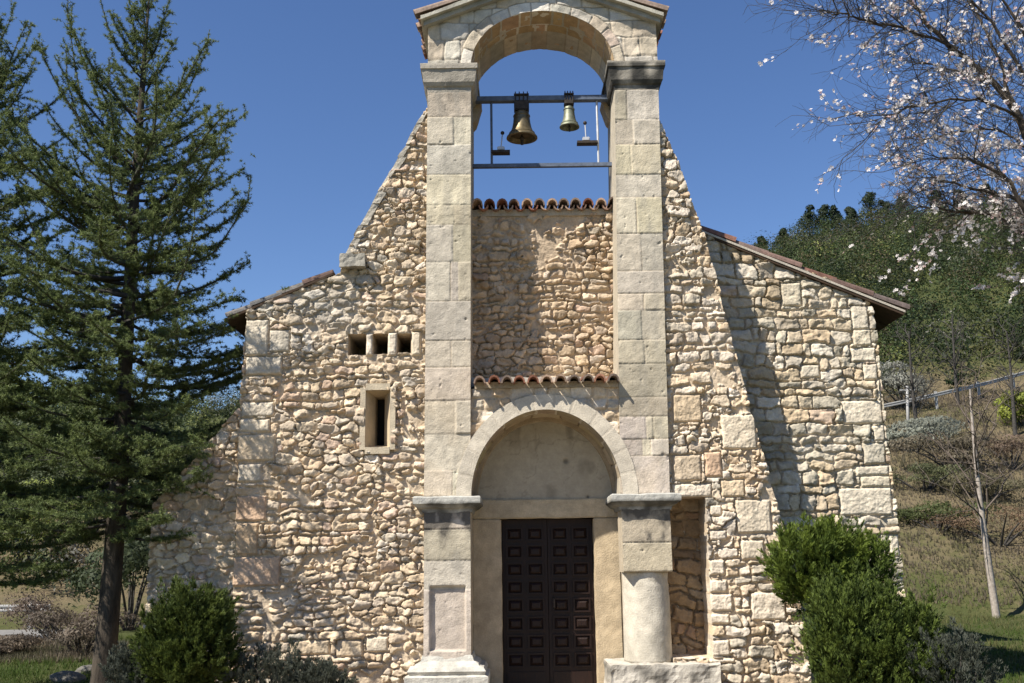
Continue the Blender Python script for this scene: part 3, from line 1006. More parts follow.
# soffit of the arch: stones in courses around the barrel
def soffit(name, ax, az, R, rise, y0, y1, seed, parent, rows, nv, col, mat=None, thick=.12):
    nt_ = int(R * PI / .012); ny_ = max(4, int((y1 - y0) / .012))
    th = np.linspace(0, PI, nt_); yy = np.linspace(y0, y1, ny_)
    TH, YY = np.meshgrid(th, yy)
    S_ = TH * R
    rng = np.random.default_rng(seed)
    E = np.full(S_.shape, 9.); ID = np.zeros(S_.shape, int)
    ws = S_ + .02 * fbm(S_ * 5, YY * 5, seed, 3)
    for k in range(rows):
        a = y0 + (y1 - y0) * k / rows; b_ = y0 + (y1 - y0) * (k + 1) / rows
        mk = (YY >= a) & (YY <= b_)
        cuts = np.sort(np.linspace(0, PI * R, nv + 1) + rng.uniform(-.3, .3, nv + 1) * PI * R / nv)
        j = np.searchsorted(cuts, ws[mk])
        d = np.min(np.abs(ws[mk][:, None] - cuts), 1)
        E[mk] = np.minimum(d, np.minimum(YY[mk] - a, b_ - YY[mk]) + (0.02 if k in (0, rows - 1) else 0))
        ID[mk] = k * 40 + j
    w_ = sstep(0, .016, E + .006 * fbm(S_ * 14, YY * 14, seed, 3))
    H = .018 * w_ + .012 * fbm(S_ * 9, YY * 9, seed + 1, 4) - .012
    X = ax + np.cos(TH) * (R - H); Z = az + np.sin(TH) * (R - H) * rise
    cols = np.array([np.array(col) * rng.uniform(.8, 1.15) * np.array((1, rng.uniform(.92, 1.02), rng.uniform(.85, 1.02))) for _ in range(40 * rows + 60)])
    C = cols[np.clip(ID, 0, len(cols) - 1)] * w_[..., None] + np.array((.2, .15, .1)) * (1 - w_[..., None])
    C = C * (1 + .4 * fbm(S_ * 3, YY * 3, seed + 6, 4))[..., None]
    V = np.stack([X, YY, Z], -1).reshape(-1, 3)
    idx = np.arange(ny_ * nt_).reshape(ny_, nt_)
    Q = np.stack([idx[:-1, :-1], idx[:-1, 1:], idx[1:, 1:], idx[1:, :-1]], -1).reshape(-1, 4)
    me = mesh_np(name, V, Q, None, C.reshape(-1, 3))
    return link(name, me, mat or M_ASH, parent)


soffit('arch_soffit', AX, ZSPR, AR + .004, AZ, YP - .002, .955, 85, church, 3, 13, (.50, .365, .225))

# gable cornice (stone slab along both slopes) and its little tiled roof
OV = .15


def slope_slab(name, sgn, y0, y1, zoff0, zoff1, ext, mat, col, parent, seed):
    bm = bmesh.new()
    xo = (GX0 - ext) if sgn < 0 else (GX1 + ext)
    pts = []
    for (x, z) in ((xo, ZAP - tanp * abs(xo - AX)), (AX, ZAP)):
        for dz in (zoff0, zoff1):
            for y in (y0, y1):
                pts.append(bm.verts.new((x, y, z + dz)))
    # order: x0(z0(y0,y1), z1(y0,y1)), x1(...)
    a = pts
    for f in ((0, 1, 3, 2), (4, 6, 7, 5), (0, 2, 6, 4), (1, 5, 7, 3), (2, 3, 7, 6), (0, 4, 5, 1)):
        bm.faces.new([a[i] for i in f])
    bmesh.ops.recalc_face_normals(bm, faces=bm.faces)
    erode(bm, .06, .008, seed)
    return bm_obj(name, bm, mat, parent, col)


for sgn in (-1, 1):
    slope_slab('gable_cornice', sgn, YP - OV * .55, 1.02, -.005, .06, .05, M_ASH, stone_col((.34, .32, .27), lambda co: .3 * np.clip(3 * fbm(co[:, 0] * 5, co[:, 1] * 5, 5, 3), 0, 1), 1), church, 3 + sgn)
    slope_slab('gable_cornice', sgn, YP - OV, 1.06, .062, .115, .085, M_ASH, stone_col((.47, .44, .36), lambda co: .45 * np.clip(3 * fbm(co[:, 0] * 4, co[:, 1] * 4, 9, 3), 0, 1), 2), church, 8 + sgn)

TILEC = [(.25, .11, .07), (.30, .15, .10), (.24, .15, .11), (.36, .25, .18), (.30, .21, .16), (.20, .15, .12)]


def tile_arc(Vs, Qs, Cs, p0, p1, side, up, r0, r1, rng, thick=.018, n=7, conc=False):
    """one barrel tile from p0 to p1"""
    p0 = Vector(p0); p1 = Vector(p1)
    base = len(Vs)
    c = np.array(TILEC[rng.integers(len(TILEC))]) * rng.uniform(.75, 1.2)
    for (p, r) in ((p0, r0), (p1, r1)):
        for rr_ in (r, r - thick):
            for k in range(n):
                a = PI * k / (n - 1)
                o = side * (math.cos(a) * rr_) + up * ((math.sin(a) * rr_) * (-1 if conc else 1.3))
                Vs.append(tuple(p + o)); Cs.append(c)
    def q(a, b_, c_, d): Qs.append((base + a, base + b_, base + c_, base + d))
    for k in range(n - 1):
        q(k, k + 1, 2 * n + k + 1, 2 * n + k)                 # outer
        q(n + k + 1, n + k, 3 * n + k, 3 * n + k + 1)         # inner
        q(k + 1, k, n + k, n + k + 1)                         # front rim
        q(2 * n + k, 2 * n + k + 1, 3 * n + k + 1, 3 * n + k)
    q(0, 2 * n, 3 * n, n); q(n - 1, 2 * n - 1, 4 * n - 1, 3 * n - 1)


def tile_field(name, origin, du, nu, dv, nv, up, r, parent, seed, pans=True, jitter=.012, mat=None, tone=1.0):
    """rows of barrel tiles; du = step across, dv = step along the slope (towards the eave)"""
    rng = np.random.default_rng(seed)
    Vs, Qs, Cs = [], [], []
    du = Vector(du); dv = Vector(dv); up = Vector(up).normalized(); side = du.normalized()
    o0 = Vector(origin)
    for i in range(nu):
        for j in range(nv):
            a = o0 + du * i + dv * j + up * rng.uniform(-.006, .006) + side * rng.uniform(-jitter, jitter) + dv.normalized() * rng.uniform(-1.8, 1.8) * jitter
            b_ = a + dv * 1.18
            tile_arc(Vs, Qs, Cs, b_ + up * .018, a - up * .0, side, up, r, r * .84, rng)
            if pans and i < nu - 1:
                a2 = a + du * .5 + up * r * .35; b2 = a2 + dv * 1.08
                tile_arc(Vs, Qs, Cs, b2, a2, side, up, r * .9, r * .8, rng, conc=True)
    me = mesh_np(name, np.array(Vs), np.array(Qs), None, np.array(Cs) * tone, False)
    return link(name, me, mat or M_TILE, parent)


# tiles on the bell gable (columns run down the slope, so the eave shows a row of tile ends)
for sgn in (-1, 1):
    dn = Vector((sgn * math.cos(math.atan(tanp)), 0, -math.sin(math.atan(tanp))))
    upv = Vector((sgn * math.sin(math.atan(tanp)), 0, math.cos(math.atan(tanp))))
    Lsl = ((AX - GX0) if sgn < 0 else (GX1 - AX)) / math.cos(math.atan(tanp)) + .10
    top = Vector((AX, YP - OV + .08, ZAP + .125))
    tile_field('gable_roof', top + upv * .015, (0, .158, 0), 8, dn * (Lsl / 3.12), 3, upv, .075, church, 90 + sgn)

# ---- tile coping on the recessed panel
xw = PRx0 - PLx1
nT = 12
xw += .12
tile_field('tile_coping', (PLx1 + xw / nT * .5, .98, ZPT + .10), (xw / nT, 0, 0), nT, (0, -.30, -.02), 2, (0, -.07, 1), xw / nT * .46, church, 101, pans=True)
bm = bmesh.new(); add_box(bm, PLx1 - .05, PRx0 + .15, .44, .96, ZPT - .03, ZPT + .06); erode(bm, .08, .01, 2)
bm_obj('coping_bed', bm, M_ASH, church, stone_col((.42, .37, .29), None, 2))

# ---- tiled hood over the portal
ZH = U(545, 381, -.25)[1]
hx0 = U(473, 381, -.2)[0]; hx1 = U(621, 379, -.2)[0]
nH = 11
hw = (hx1 - hx0) / nH
tile_field('tile_hood', (hx0 + hw * .5, .50, ZH + .05), (hw, 0, 0), nH, (0, -.33, -.035), 2, (0, -.1, 1), hw * .45, church, 107, pans=False, jitter=.012)
rng = np.random.default_rng(8)
bm = bmesh.new()
add_box(bm, hx0 + .02, hx1 - .02, -.06, .62, ZH - .05, ZH + .028)
erode(bm, .07, .012, 4)
bm_obj('hood_bed', bm, M_RUB, church, stone_col((.37, .30, .215), None, 6))
# sloping mortar bed behind the tiles, up to the panel
bm = bmesh.new()
add_box(bm, PLx1 - .05, PRx0 + .05, .22, .70, ZH + .02, ZH + .13)
erode(bm, .08, .02, 14)
bm_obj('hood_mortar', bm, M_ASH, church, stone_col((.52, .47, .38), None, 7))

# ---- portal arch ring and spandrel
PAX = (U(471, 470, YP)[0] + U(622, 470, YP)[0]) / 2
PAR = (U(622, 480, YP)[0] - U(471, 480, YP)[0]) / 2
ZPC = U(545, 409.5, YP)[1]
PRISE = (ZPC - ZIMT) / PAR
print('portal', PAX, PAR, PRISE, ZIMT, ZPC, 'hood', ZH, hx0, hx1)
polar_panel('portal_arch', PAX, ZIMT, PAR, PRISE, lambda t: (math.cos(t) * (PAR + .185), math.sin(t) * (PAR * PRISE + .185)), YP - .003, .3, 121, church, ring=.6, nvous=13, mono=True)
zs = np.arange(ZIMT + .2, ZH - .04, .012)
X, Z = grid(zs, np.full(len(zs), PLx1 - .1), np.full(len(zs), PRx0 + .1), .012)
H, C = relief(lay_coursed(X, Z, 131, hmin=.1, hmax=.17, wmin=.15, wmax=.3, pal='mixed'), X, Z, 131, amp=.02)


def spmask(xc, zc):
    return (((xc - PAX) / (PAR + .12)) ** 2 + ((zc - ZIMT) / (PAR * PRISE + .12)) ** 2) > 1


sheet('spandrel', X, Z, YP + .05, H, C, M_RUB, church, .5, mask=spmask)
# barrel of the portal and tympanum
YT = .66
soffit('portal_soffit', PAX, ZIMT, PAR + .003, PRISE, YP - .01, YT + .03, 133, church, 2, 9, (.44, .36, .25))


def half_disc(name, ax, az, R, rise, Y, seed, parent, colr, zbot):
    zs = np.arange(zbot, az + R * rise - .002, .015)
    hwid = np.where(zs < az, R, R * np.sqrt(np.clip(1 - ((zs - az) / (R * rise)) ** 2, 0, 1)))
    X, Z = grid(zs, ax - hwid, ax + hwid, .015)
    H = .012 * fbm(X * 3, Z * 3, seed, 4) + .004 * fbm(X * 25, Z * 25, seed + 3, 3)
    bl = sstep(.12, .3, fbm(X * 2.2, Z * 2.2, seed + 5, 5))
    C = np.array(colr)[None, None] * (1 + .30 * fbm(X * 2.5, Z * 2.5, seed + 1, 5))[..., None]
    C = C * (1 - .35 * bl[..., None])
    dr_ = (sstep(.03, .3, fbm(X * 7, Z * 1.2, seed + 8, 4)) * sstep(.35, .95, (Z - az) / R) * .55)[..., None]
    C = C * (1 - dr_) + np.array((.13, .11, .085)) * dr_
    ck = (np.abs(fbm(X * 2.2, Z * 2.2, seed + 15, 4)) < .006)[..., None]
    C = np.where(ck, C * .8, C)
    spot = np.exp(-(((X - U(566, 461, Y)[0]) / .035) ** 2 + ((Z - U(566, 461, Y)[1]) / .035) ** 2) ** 2)
    spot += np.exp(-(((X - U(588, 497, Y)[0]) / .02) ** 2 + ((Z - U(588, 497, Y)[1]) / .02) ** 2) ** 2)
    H = H - .02 * spot
    C = C * (1 - .55 * spot[..., None])
    return sheet(name, X, Z, Y, H, C, M_PLAS, parent, Y + .15)


DZ1 = U(548, 518, YT)[1]
DX0, DX1 = U(502, 600, YT)[0], U(595.5, 600, YT)[0]
half_disc('tympanum', PAX, ZIMT, PAR + .01, PRISE, YT, 141, church, (.40, .355, .275), ZIMT - .01)
# raised rim round the tympanum
bm = bmesh.new()
nn = 48
pr = []
for i in range(nn + 1):
    t = PI * i / nn
    row = []
    for (r_, y) in ((PAR + .01, YT - .05), (PAR - .045, YT - .05), (PAR - .055, YT + .0)):
        row.append(bm.verts.new((PAX + math.cos(t) * r_, y, ZIMT + math.sin(t) * (r_ - PAR + PAR * PRISE))))
    pr.append(row)
for i in range(nn):
    for k in range(2):
        bm.faces.new((pr[i][k], pr[i + 1][k], pr[i + 1][k + 1], pr[i][k + 1]))
bm_obj('tympanum_rim', bm, M_ASH, church, stone_col((.38, .30, .20), None, 3), smooth=False)


# lintel and jambs
def dressed(name, x0, x1, y0, y1, z0, z1, col, seed, amp=.008):
    bm = bmesh.new(); add_box(bm, x0, x1, y0, y1, z0, z1)
    bmesh.ops.bevel(bm, geom=list(bm.edges), offset=.012, segments=2, affect='EDGES')
    erode(bm, .08, amp, seed)
    return bm_obj(name, bm, M_ASH, church, stone_col(col, None, seed))


dressed('lintel', PAX - PAR - .02, PAX + PAR + .02, YT - .035, YT + .2, DZ1, ZIMT - .005, (.47, .385, .26), 3)
dressed('door_jamb', PAX - PAR - .02, DX0, YT - .03, YT + .2, -.1, DZ1 - .004, (.47, .375, .25), 4)
dressed('door_jamb', DX1, PAX + PAR + .02, YT - .03, YT + .2, -.1, DZ1 - .004, (.49, .39, .255), 5)
bm = bmesh.new(); add_box(bm, PAX - PAR, PAX + PAR, -.1, 1.0, -.2, .03); erode(bm, .1, .01, 3)
bm_obj('threshold', bm, M_ASH, church, stone_col((.44, .38, .29), None, 9))

# ---- the door: two panelled leaves
YD = YT + .13
door_bm = bmesh.new(); add_box(door_bm, DX0 - .02, DX1 + .02, YD + .06, YD + .1, 0, DZ1 + .01)
door = bm_obj('door', door_bm, M_WOOD, church)
for s_ in (0, 1):
    bm = bmesh.new()
    a = DX0 + .01 if s_ == 0 else (DX0 + DX1) / 2 + .004
    b_ = (DX0 + DX1) / 2 - .004 if s_ == 0 else DX1 - .01
    add_box(bm, a, b_, YD + .01, YD + .06, .03, DZ1 - .01)
    rows = 8
    w = (b_ - a); m_ = .045
    cw = (w - 3 * m_) / 2
    z0 = .30; zstep = (DZ1 - .06 - z0) / rows
    for r in range(rows):
        for c in range(2):
            x0 = a + m_ + c * (cw + m_); x1 = x0 + cw
            zz0 = z0 + r * zstep; zz1 = zz0 + zstep - .045
            # frame moulding and a raised diamond-point field
            for (f0, f1, g0, g1) in ((x0, x1, zz1 - .018, zz1), (x0, x1, zz0, zz0 + .018), (x0, x0 + .018, zz0 + .018, zz1 - .018), (x1 - .018, x1, zz0 + .018, zz1 - .018)):
                add_box(bm, f0, f1, YD - .014, YD + .0095, g0, g1)
            i_ = .026
            vs = [bm.verts.new(p) for p in ((x0 + i_, YD + .0095, zz0 + i_), (x1 - i_, YD + .0095, zz0 + i_), (x1 - i_, YD + .0095, zz1 - i_), (x0 + i_, YD + .0095, zz1 - i_))]
            j_ = .058
            ws = [bm.verts.new(p) for p in ((x0 + j_, YD - .012, zz0 + j_), (x1 - j_, YD - .012, zz0 + j_), (x1 - j_, YD - .012, zz1 - j_), (x0 + j_, YD - .012, zz1 - j_))]
            for k in range(4):
                bm.faces.new((vs[k], vs[(k + 1) % 4], ws[(k + 1) % 4], ws[k]))
            bm.faces.new(ws)
    add_box(bm, a + m_, b_ - m_, YD - .006, YD + .0095, .07, .25)
    bm_obj('door_leaf', bm, M_WOOD, door)
bm = bmesh.new(); add_tube(bm, [((DX0 + DX1) / 2 + .07, YD - .0, 1.0), ((DX0 + DX1) / 2 + .07, YD - .05, 1.02), ((DX0 + DX1) / 2 + .07, YD - .05, 1.12), ((DX0 + DX1) / 2 + .07, YD, 1.14)], .011, 8)
bm_obj('door_handle', bm, M_IRON, door)

# ---- slit window
win = None
bm = bmesh.new()
fx0, fx1, fz0, fz1 = WINX0, WINX1, WINZ0, WINZ1
t = .045
# outer frame blocks, slightly proud
add_box(bm, fx0 - .02, fx0 + t, -.045, .1, fz0, fz1)
add_box(bm, fx1 - t, fx1 + .02, -.045, .1, fz0, fz1)
add_box(bm, fx0 + t + .001, fx1 - t - .001, -.045, .1, fz1 - .03, fz1 + .05)
add_box(bm, fx0 + t + .001, fx1 - t - .001, -.05, .1, fz0 - .05, fz0 + .03)
win = bm_obj('window_frame', bm, M_ASH, church, stone_col((.50, .42, .30), None, 11))
ix0, ix1, iz0, iz1 = fx0 + t, fx1 - t, fz0 + .03, fz1 - .03
sx0, sx1 = U(375.5, 420, .3)[0], U(385, 420, .3)[0]
sz0, sz1 = iz0 + .05, iz1 - .04
bm = bmesh.new()
oq = [bm.verts.new(p) for p in ((ix0, .0, iz0), (ix1, .0, iz0), (ix1, .0, iz1), (ix0, .0, iz1))]
iq = [bm.verts.new(p) for p in ((sx0, .26, sz0), (sx1, .26, sz0), (sx1, .26, sz1), (sx0, .26, sz1))]
bq = [bm.verts.new(p) for p in ((sx0, .5, sz0), (sx1, .5, sz0), (sx1, .5, sz1), (sx0, .5, sz1))]
for k in range(4):
    bm.faces.new((oq[k], oq[(k + 1) % 4], iq[(k + 1) % 4], iq[k])); bm.faces.new((iq[k], iq[(k + 1) % 4], bq[(k + 1) % 4], bq[k]))
bm_obj('window_reveal', bm, M_PLAS, win, stone_col((.50, .40, .27), None, 12))
bm = bmesh.new(); add_box(bm, sx0 - .01, sx1 + .01, .48, .5, sz0 - .01, sz1 + .01)
bm_obj('window_slit', bm, M_DARK, win)

# ---- corbel stone on the left shoulder
cx0, cz1 = U(341, 255, -.1); cx1, cz0 = U(365, 275, -.1)
bm = bmesh.new(); add_box(bm, cx0, cx1, -.16, .5, cz0 + .1, cz1); erode(bm, .05, .03, 6)
bm_obj('corbel', bm, M_ASH, church, stone_col((.38, .35, .29), lambda co: .5 * np.clip(3 * fbm(co[:, 0] * 6, co[:, 2] * 6, 5, 3), 0, 1), 5))
# pale coping stones along the raking edges of the gable shoulders
def coping(name, f, zlo, zhi, seed, y0, y1, sgn):
    rng = np.random.default_rng(seed)
    bm = bmesh.new()
    z = zlo
    while z < zhi:
        h = rng.uniform(.12, .3)
        z2 = min(z + h, zhi)
        xa, xb = float(f(np.array([z]))[0]), float(f(np.array([z2]))[0])
        th = rng.uniform(.05, .1)
        o = rng.uniform(-.005, .02) * sgn
        vs = []
        for (x, zz) in ((xa + o, z), (xa + o - sgn * th, z), (xb + o - sgn * th, z2 - .012), (xb + o, z2 - .012)):
            for y in (y0 - rng.uniform(0, .02), y1):
                vs.append(bm.verts.new((x, y, zz)))
        for q in ((0, 2, 4, 6), (1, 7, 5, 3), (0, 1, 3, 2), (2, 3, 5, 4), (4, 5, 7, 6), (6, 7, 1, 0)):
            bm.faces.new([vs[i] for i in q])
        z = z2
    erode(bm, .06, .02, seed)
    return bm_obj(name, bm, M_RUB, church, stone_col((.44, .40, .33), lambda co: .45 * np.clip(3 * fbm(co[:, 0] * 5, co[:, 2] * 5, seed, 3), 0, 1), seed))


coping('shoulder_coping', left_f, U(346, 256)[1], U(424, 112)[1], 5, -.03, .9, -1)

# ---- nave: walls and roof behind the front
NZ = 13.5
xl_w = U(246, 313)[0] - .0
xr_w = U(870, 302, YS)[0] - .02
zl_w = U(246, 313)[1]; zr_w = U(870, 302, YS)[1]
zt_r = U(705, 237, YS)[1]; xt_r = U(705, 237, YS)[0]
slope_r = (zt_r - zr_w) / (xr_w + .02 - xt_r)
xt_l, zt_l = U(333, 276)
slope_l = (zt_l - zl_w) / (xt_l - xl_w)
print('slopes', slope_l, slope_r)
xrg = AX
zrg = min(zr_w + slope_r * (xr_w - xrg), zl_w + slope_l * (xrg - xl_w)) - .25
bm = bmesh.new()
prof = [(xl_w + .02, -.2), (xr_w - .02, -.2), (xr_w - .02, zr_w - .04), (xrg, zrg - .1), (xl_w + .02, zl_w - .04)]
f0 = [bm.verts.new((x, .88, z)) for x, z in prof]; f1 = [bm.verts.new((x, NZ, z)) for x, z in prof]
bm.faces.new(f0); bm.faces.new(f1[::-1])
for k in range(5): bm.faces.new((f0[k], f0[(k + 1) % 5], f1[(k + 1) % 5], f1[k]))
bm_obj('nave_wall', bm, M_RUB, church, stone_col((.40, .35, .27), None, 2))


def roof_plane(name, x0, z0, x1, z1, ya, yb, th, mat, parent, col, seed):
    """slab from (x0,z0) [eave] to (x1,z1)"""
    bm = bmesh.new()
    vs = []
    for (x, z) in ((x0, z0), (x1, z1)):
        for dz in (0, th):
            for y in (ya, yb):
                vs.append(bm.verts.new((x, y, z + dz)))
    for f in ((0, 1, 3, 2), (4, 6, 7, 5), (0, 2, 6, 4), (1, 5, 7, 3), (2, 3, 7, 6), (0, 4, 5, 1)):
        bm.faces.new([vs[i] for i in f])
    return bm_obj(name, bm, mat, parent, col)


EV = .42
xe_r, ze_r = U(906, 299, YS - .1)
# right slope: boards (dark underside), mortar edge, tiles
ze_r = zr_w - slope_r * (xe_r - xr_w)
roof_plane('eave_board', xe_r - .02, ze_r - .0, xrg, zrg + .05, 1.15, NZ + .4, .03, M_EAVE, church, None, 1)
roof_plane('eave_board', xe_r - .03, ze_r + .003, xt_r + .12, zr_w + slope_r * (xr_w - xt_r - .12) + .003, YS - .06, 1.15, .03, M_EAVE, church, None, 1)
roof_plane('verge_mortar', xe_r - .01, ze_r + .034, xt_r - .1, zr_w + slope_r * (xr_w - xt_r + .1) + .034, YS - .07, YS + .3, .03, M_ASH, church, stone_col((.47, .42, .34), None, 3), 1)
ang_r = math.atan(slope_r)
dn = Vector((math.cos(ang_r), 0, -math.sin(ang_r))); upv = Vector((math.sin(ang_r), 0, math.cos(ang_r)))
Lr = (xe_r - xt_r) / math.cos(ang_r)
top = Vector((xt_r - .15, YS + .02, zr_w + slope_r * (xr_w - xt_r + .15) + .075))
tile_field('nave_roof', top, (0, .2, 0), 60, dn * ((Lr + .17) / 6.15), 6, upv, .065, church, 151, jitter=.02, tone=(.7, .72, .8))
# left slope
xe_l, ze_l = U(224, 326, -.05)
ze_l = zl_w - slope_l * (xl_w - xe_l)
roof_plane('eave_board', xe_l, ze_l, xrg, zrg + .05, 1.15, NZ + .4, .03, M_EAVE, church, None, 1)
roof_plane('eave_board', xe_l, ze_l + .003, xt_l, zl_w + slope_l * (xt_l - xl_w) + .003, -.04, 1.15, .03, M_EAVE, church, None, 1)
ang_l = math.atan(slope_l)
dn = Vector((-math.cos(ang_l), 0, -math.sin(ang_l))); upv = Vector((-math.sin(ang_l), 0, math.cos(ang_l)))
Ll = (xt_l - xe_l) / math.cos(ang_l)
top = Vector((xt_l, .06, zl_w + slope_l * (xt_l - xl_w) + .05))
tile_field('nave_roof', top, (0, .2, 0), 62, dn * (Ll / 4.15), 4, upv, .055, church, 155, jitter=.015, tone=(.42, .55, .68))

# hidden block added at the rear right to cast a shadow strip on the grass
bm = bmesh.new()
tx1 = 5.7; ty0, ty1 = 5.6, 8.8; tzz = 4.3
add_box(bm, xr_w - .5, tx1, ty0, ty1, -.2, tzz)
bm_obj('shadow_block_wall', bm, M_RUB, church, stone_col((.42, .37, .3), None, 2))
tile_field('shadow_block_roof', (xr_w - .3, ty0 - .2, tzz + .62), (0, .22, 0), 16, (.40, 0, -.11), 5, (.26, 0, 1), .1, church, 157)
roof_plane('shadow_block_roof', tx1 + .15, tzz - .06, xr_w - .4, tzz + .56, ty0 - .3, ty1 + .3, .04, M_EAVE, church, None, 1)

# ------------------------------------------------------------------ bells and their frame
YB = .46
zb0 = (U(478, 101, YB)[1] + U(613, 97.5, YB)[1]) / 2
zb1 = (U(478, 167, YB)[1] + U(613, 164, YB)[1]) / 2
bm = bmesh.new(); add_box(bm, PLt1 - .15, PRt0 + .15, YB - .05, YB + .05, zb0 - .035, zb0 + .035)
bmesh.ops.bevel(bm, geom=list(bm.edges), offset=.006, segments=1, affect='EDGES')
frame = bm_obj('bell_beam', bm, M_BLUEIRON, church)
bm = bmesh.new(); add_box(bm, PLt1 - .15, PRt0 + .15, YB - .03, YB + .03, zb1 - .024, zb1 + .024)
bm_obj('rail', bm, M_BLUEIRON, frame)
for px, mt, r in ((491.5, M_BLUEIRON, .016), (597.5, M_GALV, .014)):
    x = U(px, 130, YB)[0]
    bm = bmesh.new(); add_tube(bm, [(x, YB, zb1), (x, YB, zb0)], r, 8)
    bm_obj('upright', bm, mt, frame)
for x in (PLt1 + .06, PRt0 - .06):
    s_ = 1 if x < AX else -1
    bm = bmesh.new()
    vs = [bm.verts.new(p) for p in ((x - s_ * .1, YB + .1, zb0 - .32), (x - s_ * .1, YB + .4, zb0 - .32), (x - s_ * .1, YB + .4, zb0 + .02), (x - s_ * .1, YB + .1, zb0 + .02))]
    ws = [bm.verts.new(p) for p in ((x - s_ * .02, YB + .1, zb0 - .24), (x - s_ * .02, YB + .4, zb0 - .24), (x + s_ * .06, YB + .4, zb0 + .02), (x + s_ * .06, YB + .1, zb0 + .02))]
    for k in range(4): bm.faces.new((vs[k], vs[(k + 1) % 4], ws[(k + 1) % 4], ws[k]))
    bm.faces.new(vs); bm.faces.new(ws[::-1])
    erode(bm, .06, .015, 3)
    bm_obj('stone_bracket', bm, M_ASH, church, stone_col((.40, .31, .20), None, 3))


def bell(px, py_top, py_lip, wpx, label, mat, seed, yokew):
    x, zl = U(px, py_lip, YB - .0)
    _, zt = U(px, py_top, YB)
    R = wpx / 2 * (YB + DC) / F * 1.02
    H = zt - zl
    root = empty('church_bell', (x, YB, zb0 - .03), label, 'bell', 'bronze bells hanging in the bell gable')
    prof = []
    for t, r in ((0, 1.0), (.04, .99), (.10, .90), (.2, .76), (.35, .64), (.55, .56), (.75, .52), (.86, .50), (.93, .44), (.98, .30), (1.0, .05)):
        prof.append((r * R, zl + H * t))
    inner = [(r * .86, z + (-.0 if i else 0)) for i, (r, z) in enumerate(prof[:9])][::-1]
    bm = bmesh.new()
    full = inner + prof
    rings = []
    n_ = 40
    for r, z in full:
        rings.append([bm.verts.new((x + r * math.cos(2 * PI * k / n_), YB + r * math.sin(2 * PI * k / n_), z)) for k in range(n_)])
    for i in range(len(rings) - 1):
        for k in range(n_): bm.faces.new((rings[i][k], rings[i][(k + 1) % n_], rings[i + 1][(k + 1) % n_], rings[i + 1][k]))
    bm.faces.new(rings[0]); bm.faces.new(rings[-1])
    bm_obj('bell_body', bm, mat, root, smooth=True)
    for t, r in ((.16, .815), (.80, .52)):
        bm = bmesh.new()
        add_lathe(bm, [(r * R - .004, zl + H * t - .008), (r * R + .006, zl + H * t - .005), (r * R + .006, zl + H * t + .005), (r * R - .004, zl + H * t + .008)], x, YB, 40)
        bm_obj('band', bm, mat, root, smooth=True)
    bm = bmesh.new()
    add_tube(bm, [(x, YB, zt - .08), (x, YB, zl - .02)], .012, 8)
    bmesh.ops.create_icosphere(bm, subdivisions=2, radius=R * .16, matrix=Matrix.Translation((x, YB, zl + .0)))
    add_tube(bm, [(x, YB, zl - .02), (x, YB, zl - R * .42)], R * .1, 8)
    bm_obj('clapper', bm, M_IRON, root)
    # headstock: strapped block around the beam
    bm = bmesh.new()
    w = yokew
    add_box(bm, x - w, x + w, YB - .075, YB + .075, zt - .01, zb0 - .037)
    bmesh.ops.bevel(bm, geom=list(bm.edges), offset=.012, segments=2, affect='EDGES')
    bm_obj('headstock', bm, M_IRON, root)
    bm = bmesh.new()
    for sx_ in (-w * .8, -w * .28, w * .28, w * .8):
        for sy in (-.062, .062):
            add_tube(bm, [(x + sx_, YB + sy, zt), (x + sx_, YB + sy, zb0 + .085)], .007, 6)
    add_box(bm, x - w, x + w, YB - .075, YB + .075, zb0 + .037, zb0 + .055)
    bm_obj('strap_bolts', bm, M_IRON, root)


bell(522, 111, 138.5, 32.5, 'larger golden bronze bell with clapper hanging left in the arch', M_BRONZE, 1, .10)
bell(569.5, 105.5, 127.5, 21, 'smaller grey green bronze bell hanging on the right of the crossbeam', M_BRONZE2, 2, .065)
for px0, px1, py, label, ux, hpx, hpy in ((492, 510, 152.5, 'bell striker on a small plate below left of the larger bell', 491.5, 502.5, 133), (577, 595, 143, 'bell striker on a small plate below right of the smaller bell', 597.5, 585, 123)):
    x0, z = U(px0, py, YB); x1 = U(px1, py, YB)[0]
    xc = (x0 + x1) / 2
    root = empty('bell_striker', (xc, YB, z), label, 'bell striker', 'electric bell strikers on the frame')
    bm = bmesh.new(); add_box(bm, min(x0, U(ux, py, YB)[0]), max(x1, U(ux, py, YB)[0]), YB - .06, YB + .06, z - .02, z + .012)
    bm_obj('plate', bm, M_IRON, root)
    bm = bmesh.new(); add_box(bm, xc - .05, xc + .05, YB - .05, YB + .05, z + .013, z + .07)
    bmesh.ops.bevel(bm, geom=list(bm.edges), offset=.01, segments=2, affect='EDGES')
    bm_obj('motor_box', bm, M_GALV, root)
    hx, hz = U(hpx, hpy, YB)
    bm = bmesh.new(); add_tube(bm, [(xc, YB, z + .06), (hx, YB, hz)], .008, 6)
    bm_obj('arm', bm, M_GALV, root)
    bm = bmesh.new(); bmesh.ops.create_icosphere(bm, subdivisions=2, radius=.027, matrix=Matrix.Translation((hx, YB, hz)))
    bm_obj('hammer_head', bm, M_IRON, root, smooth=True)


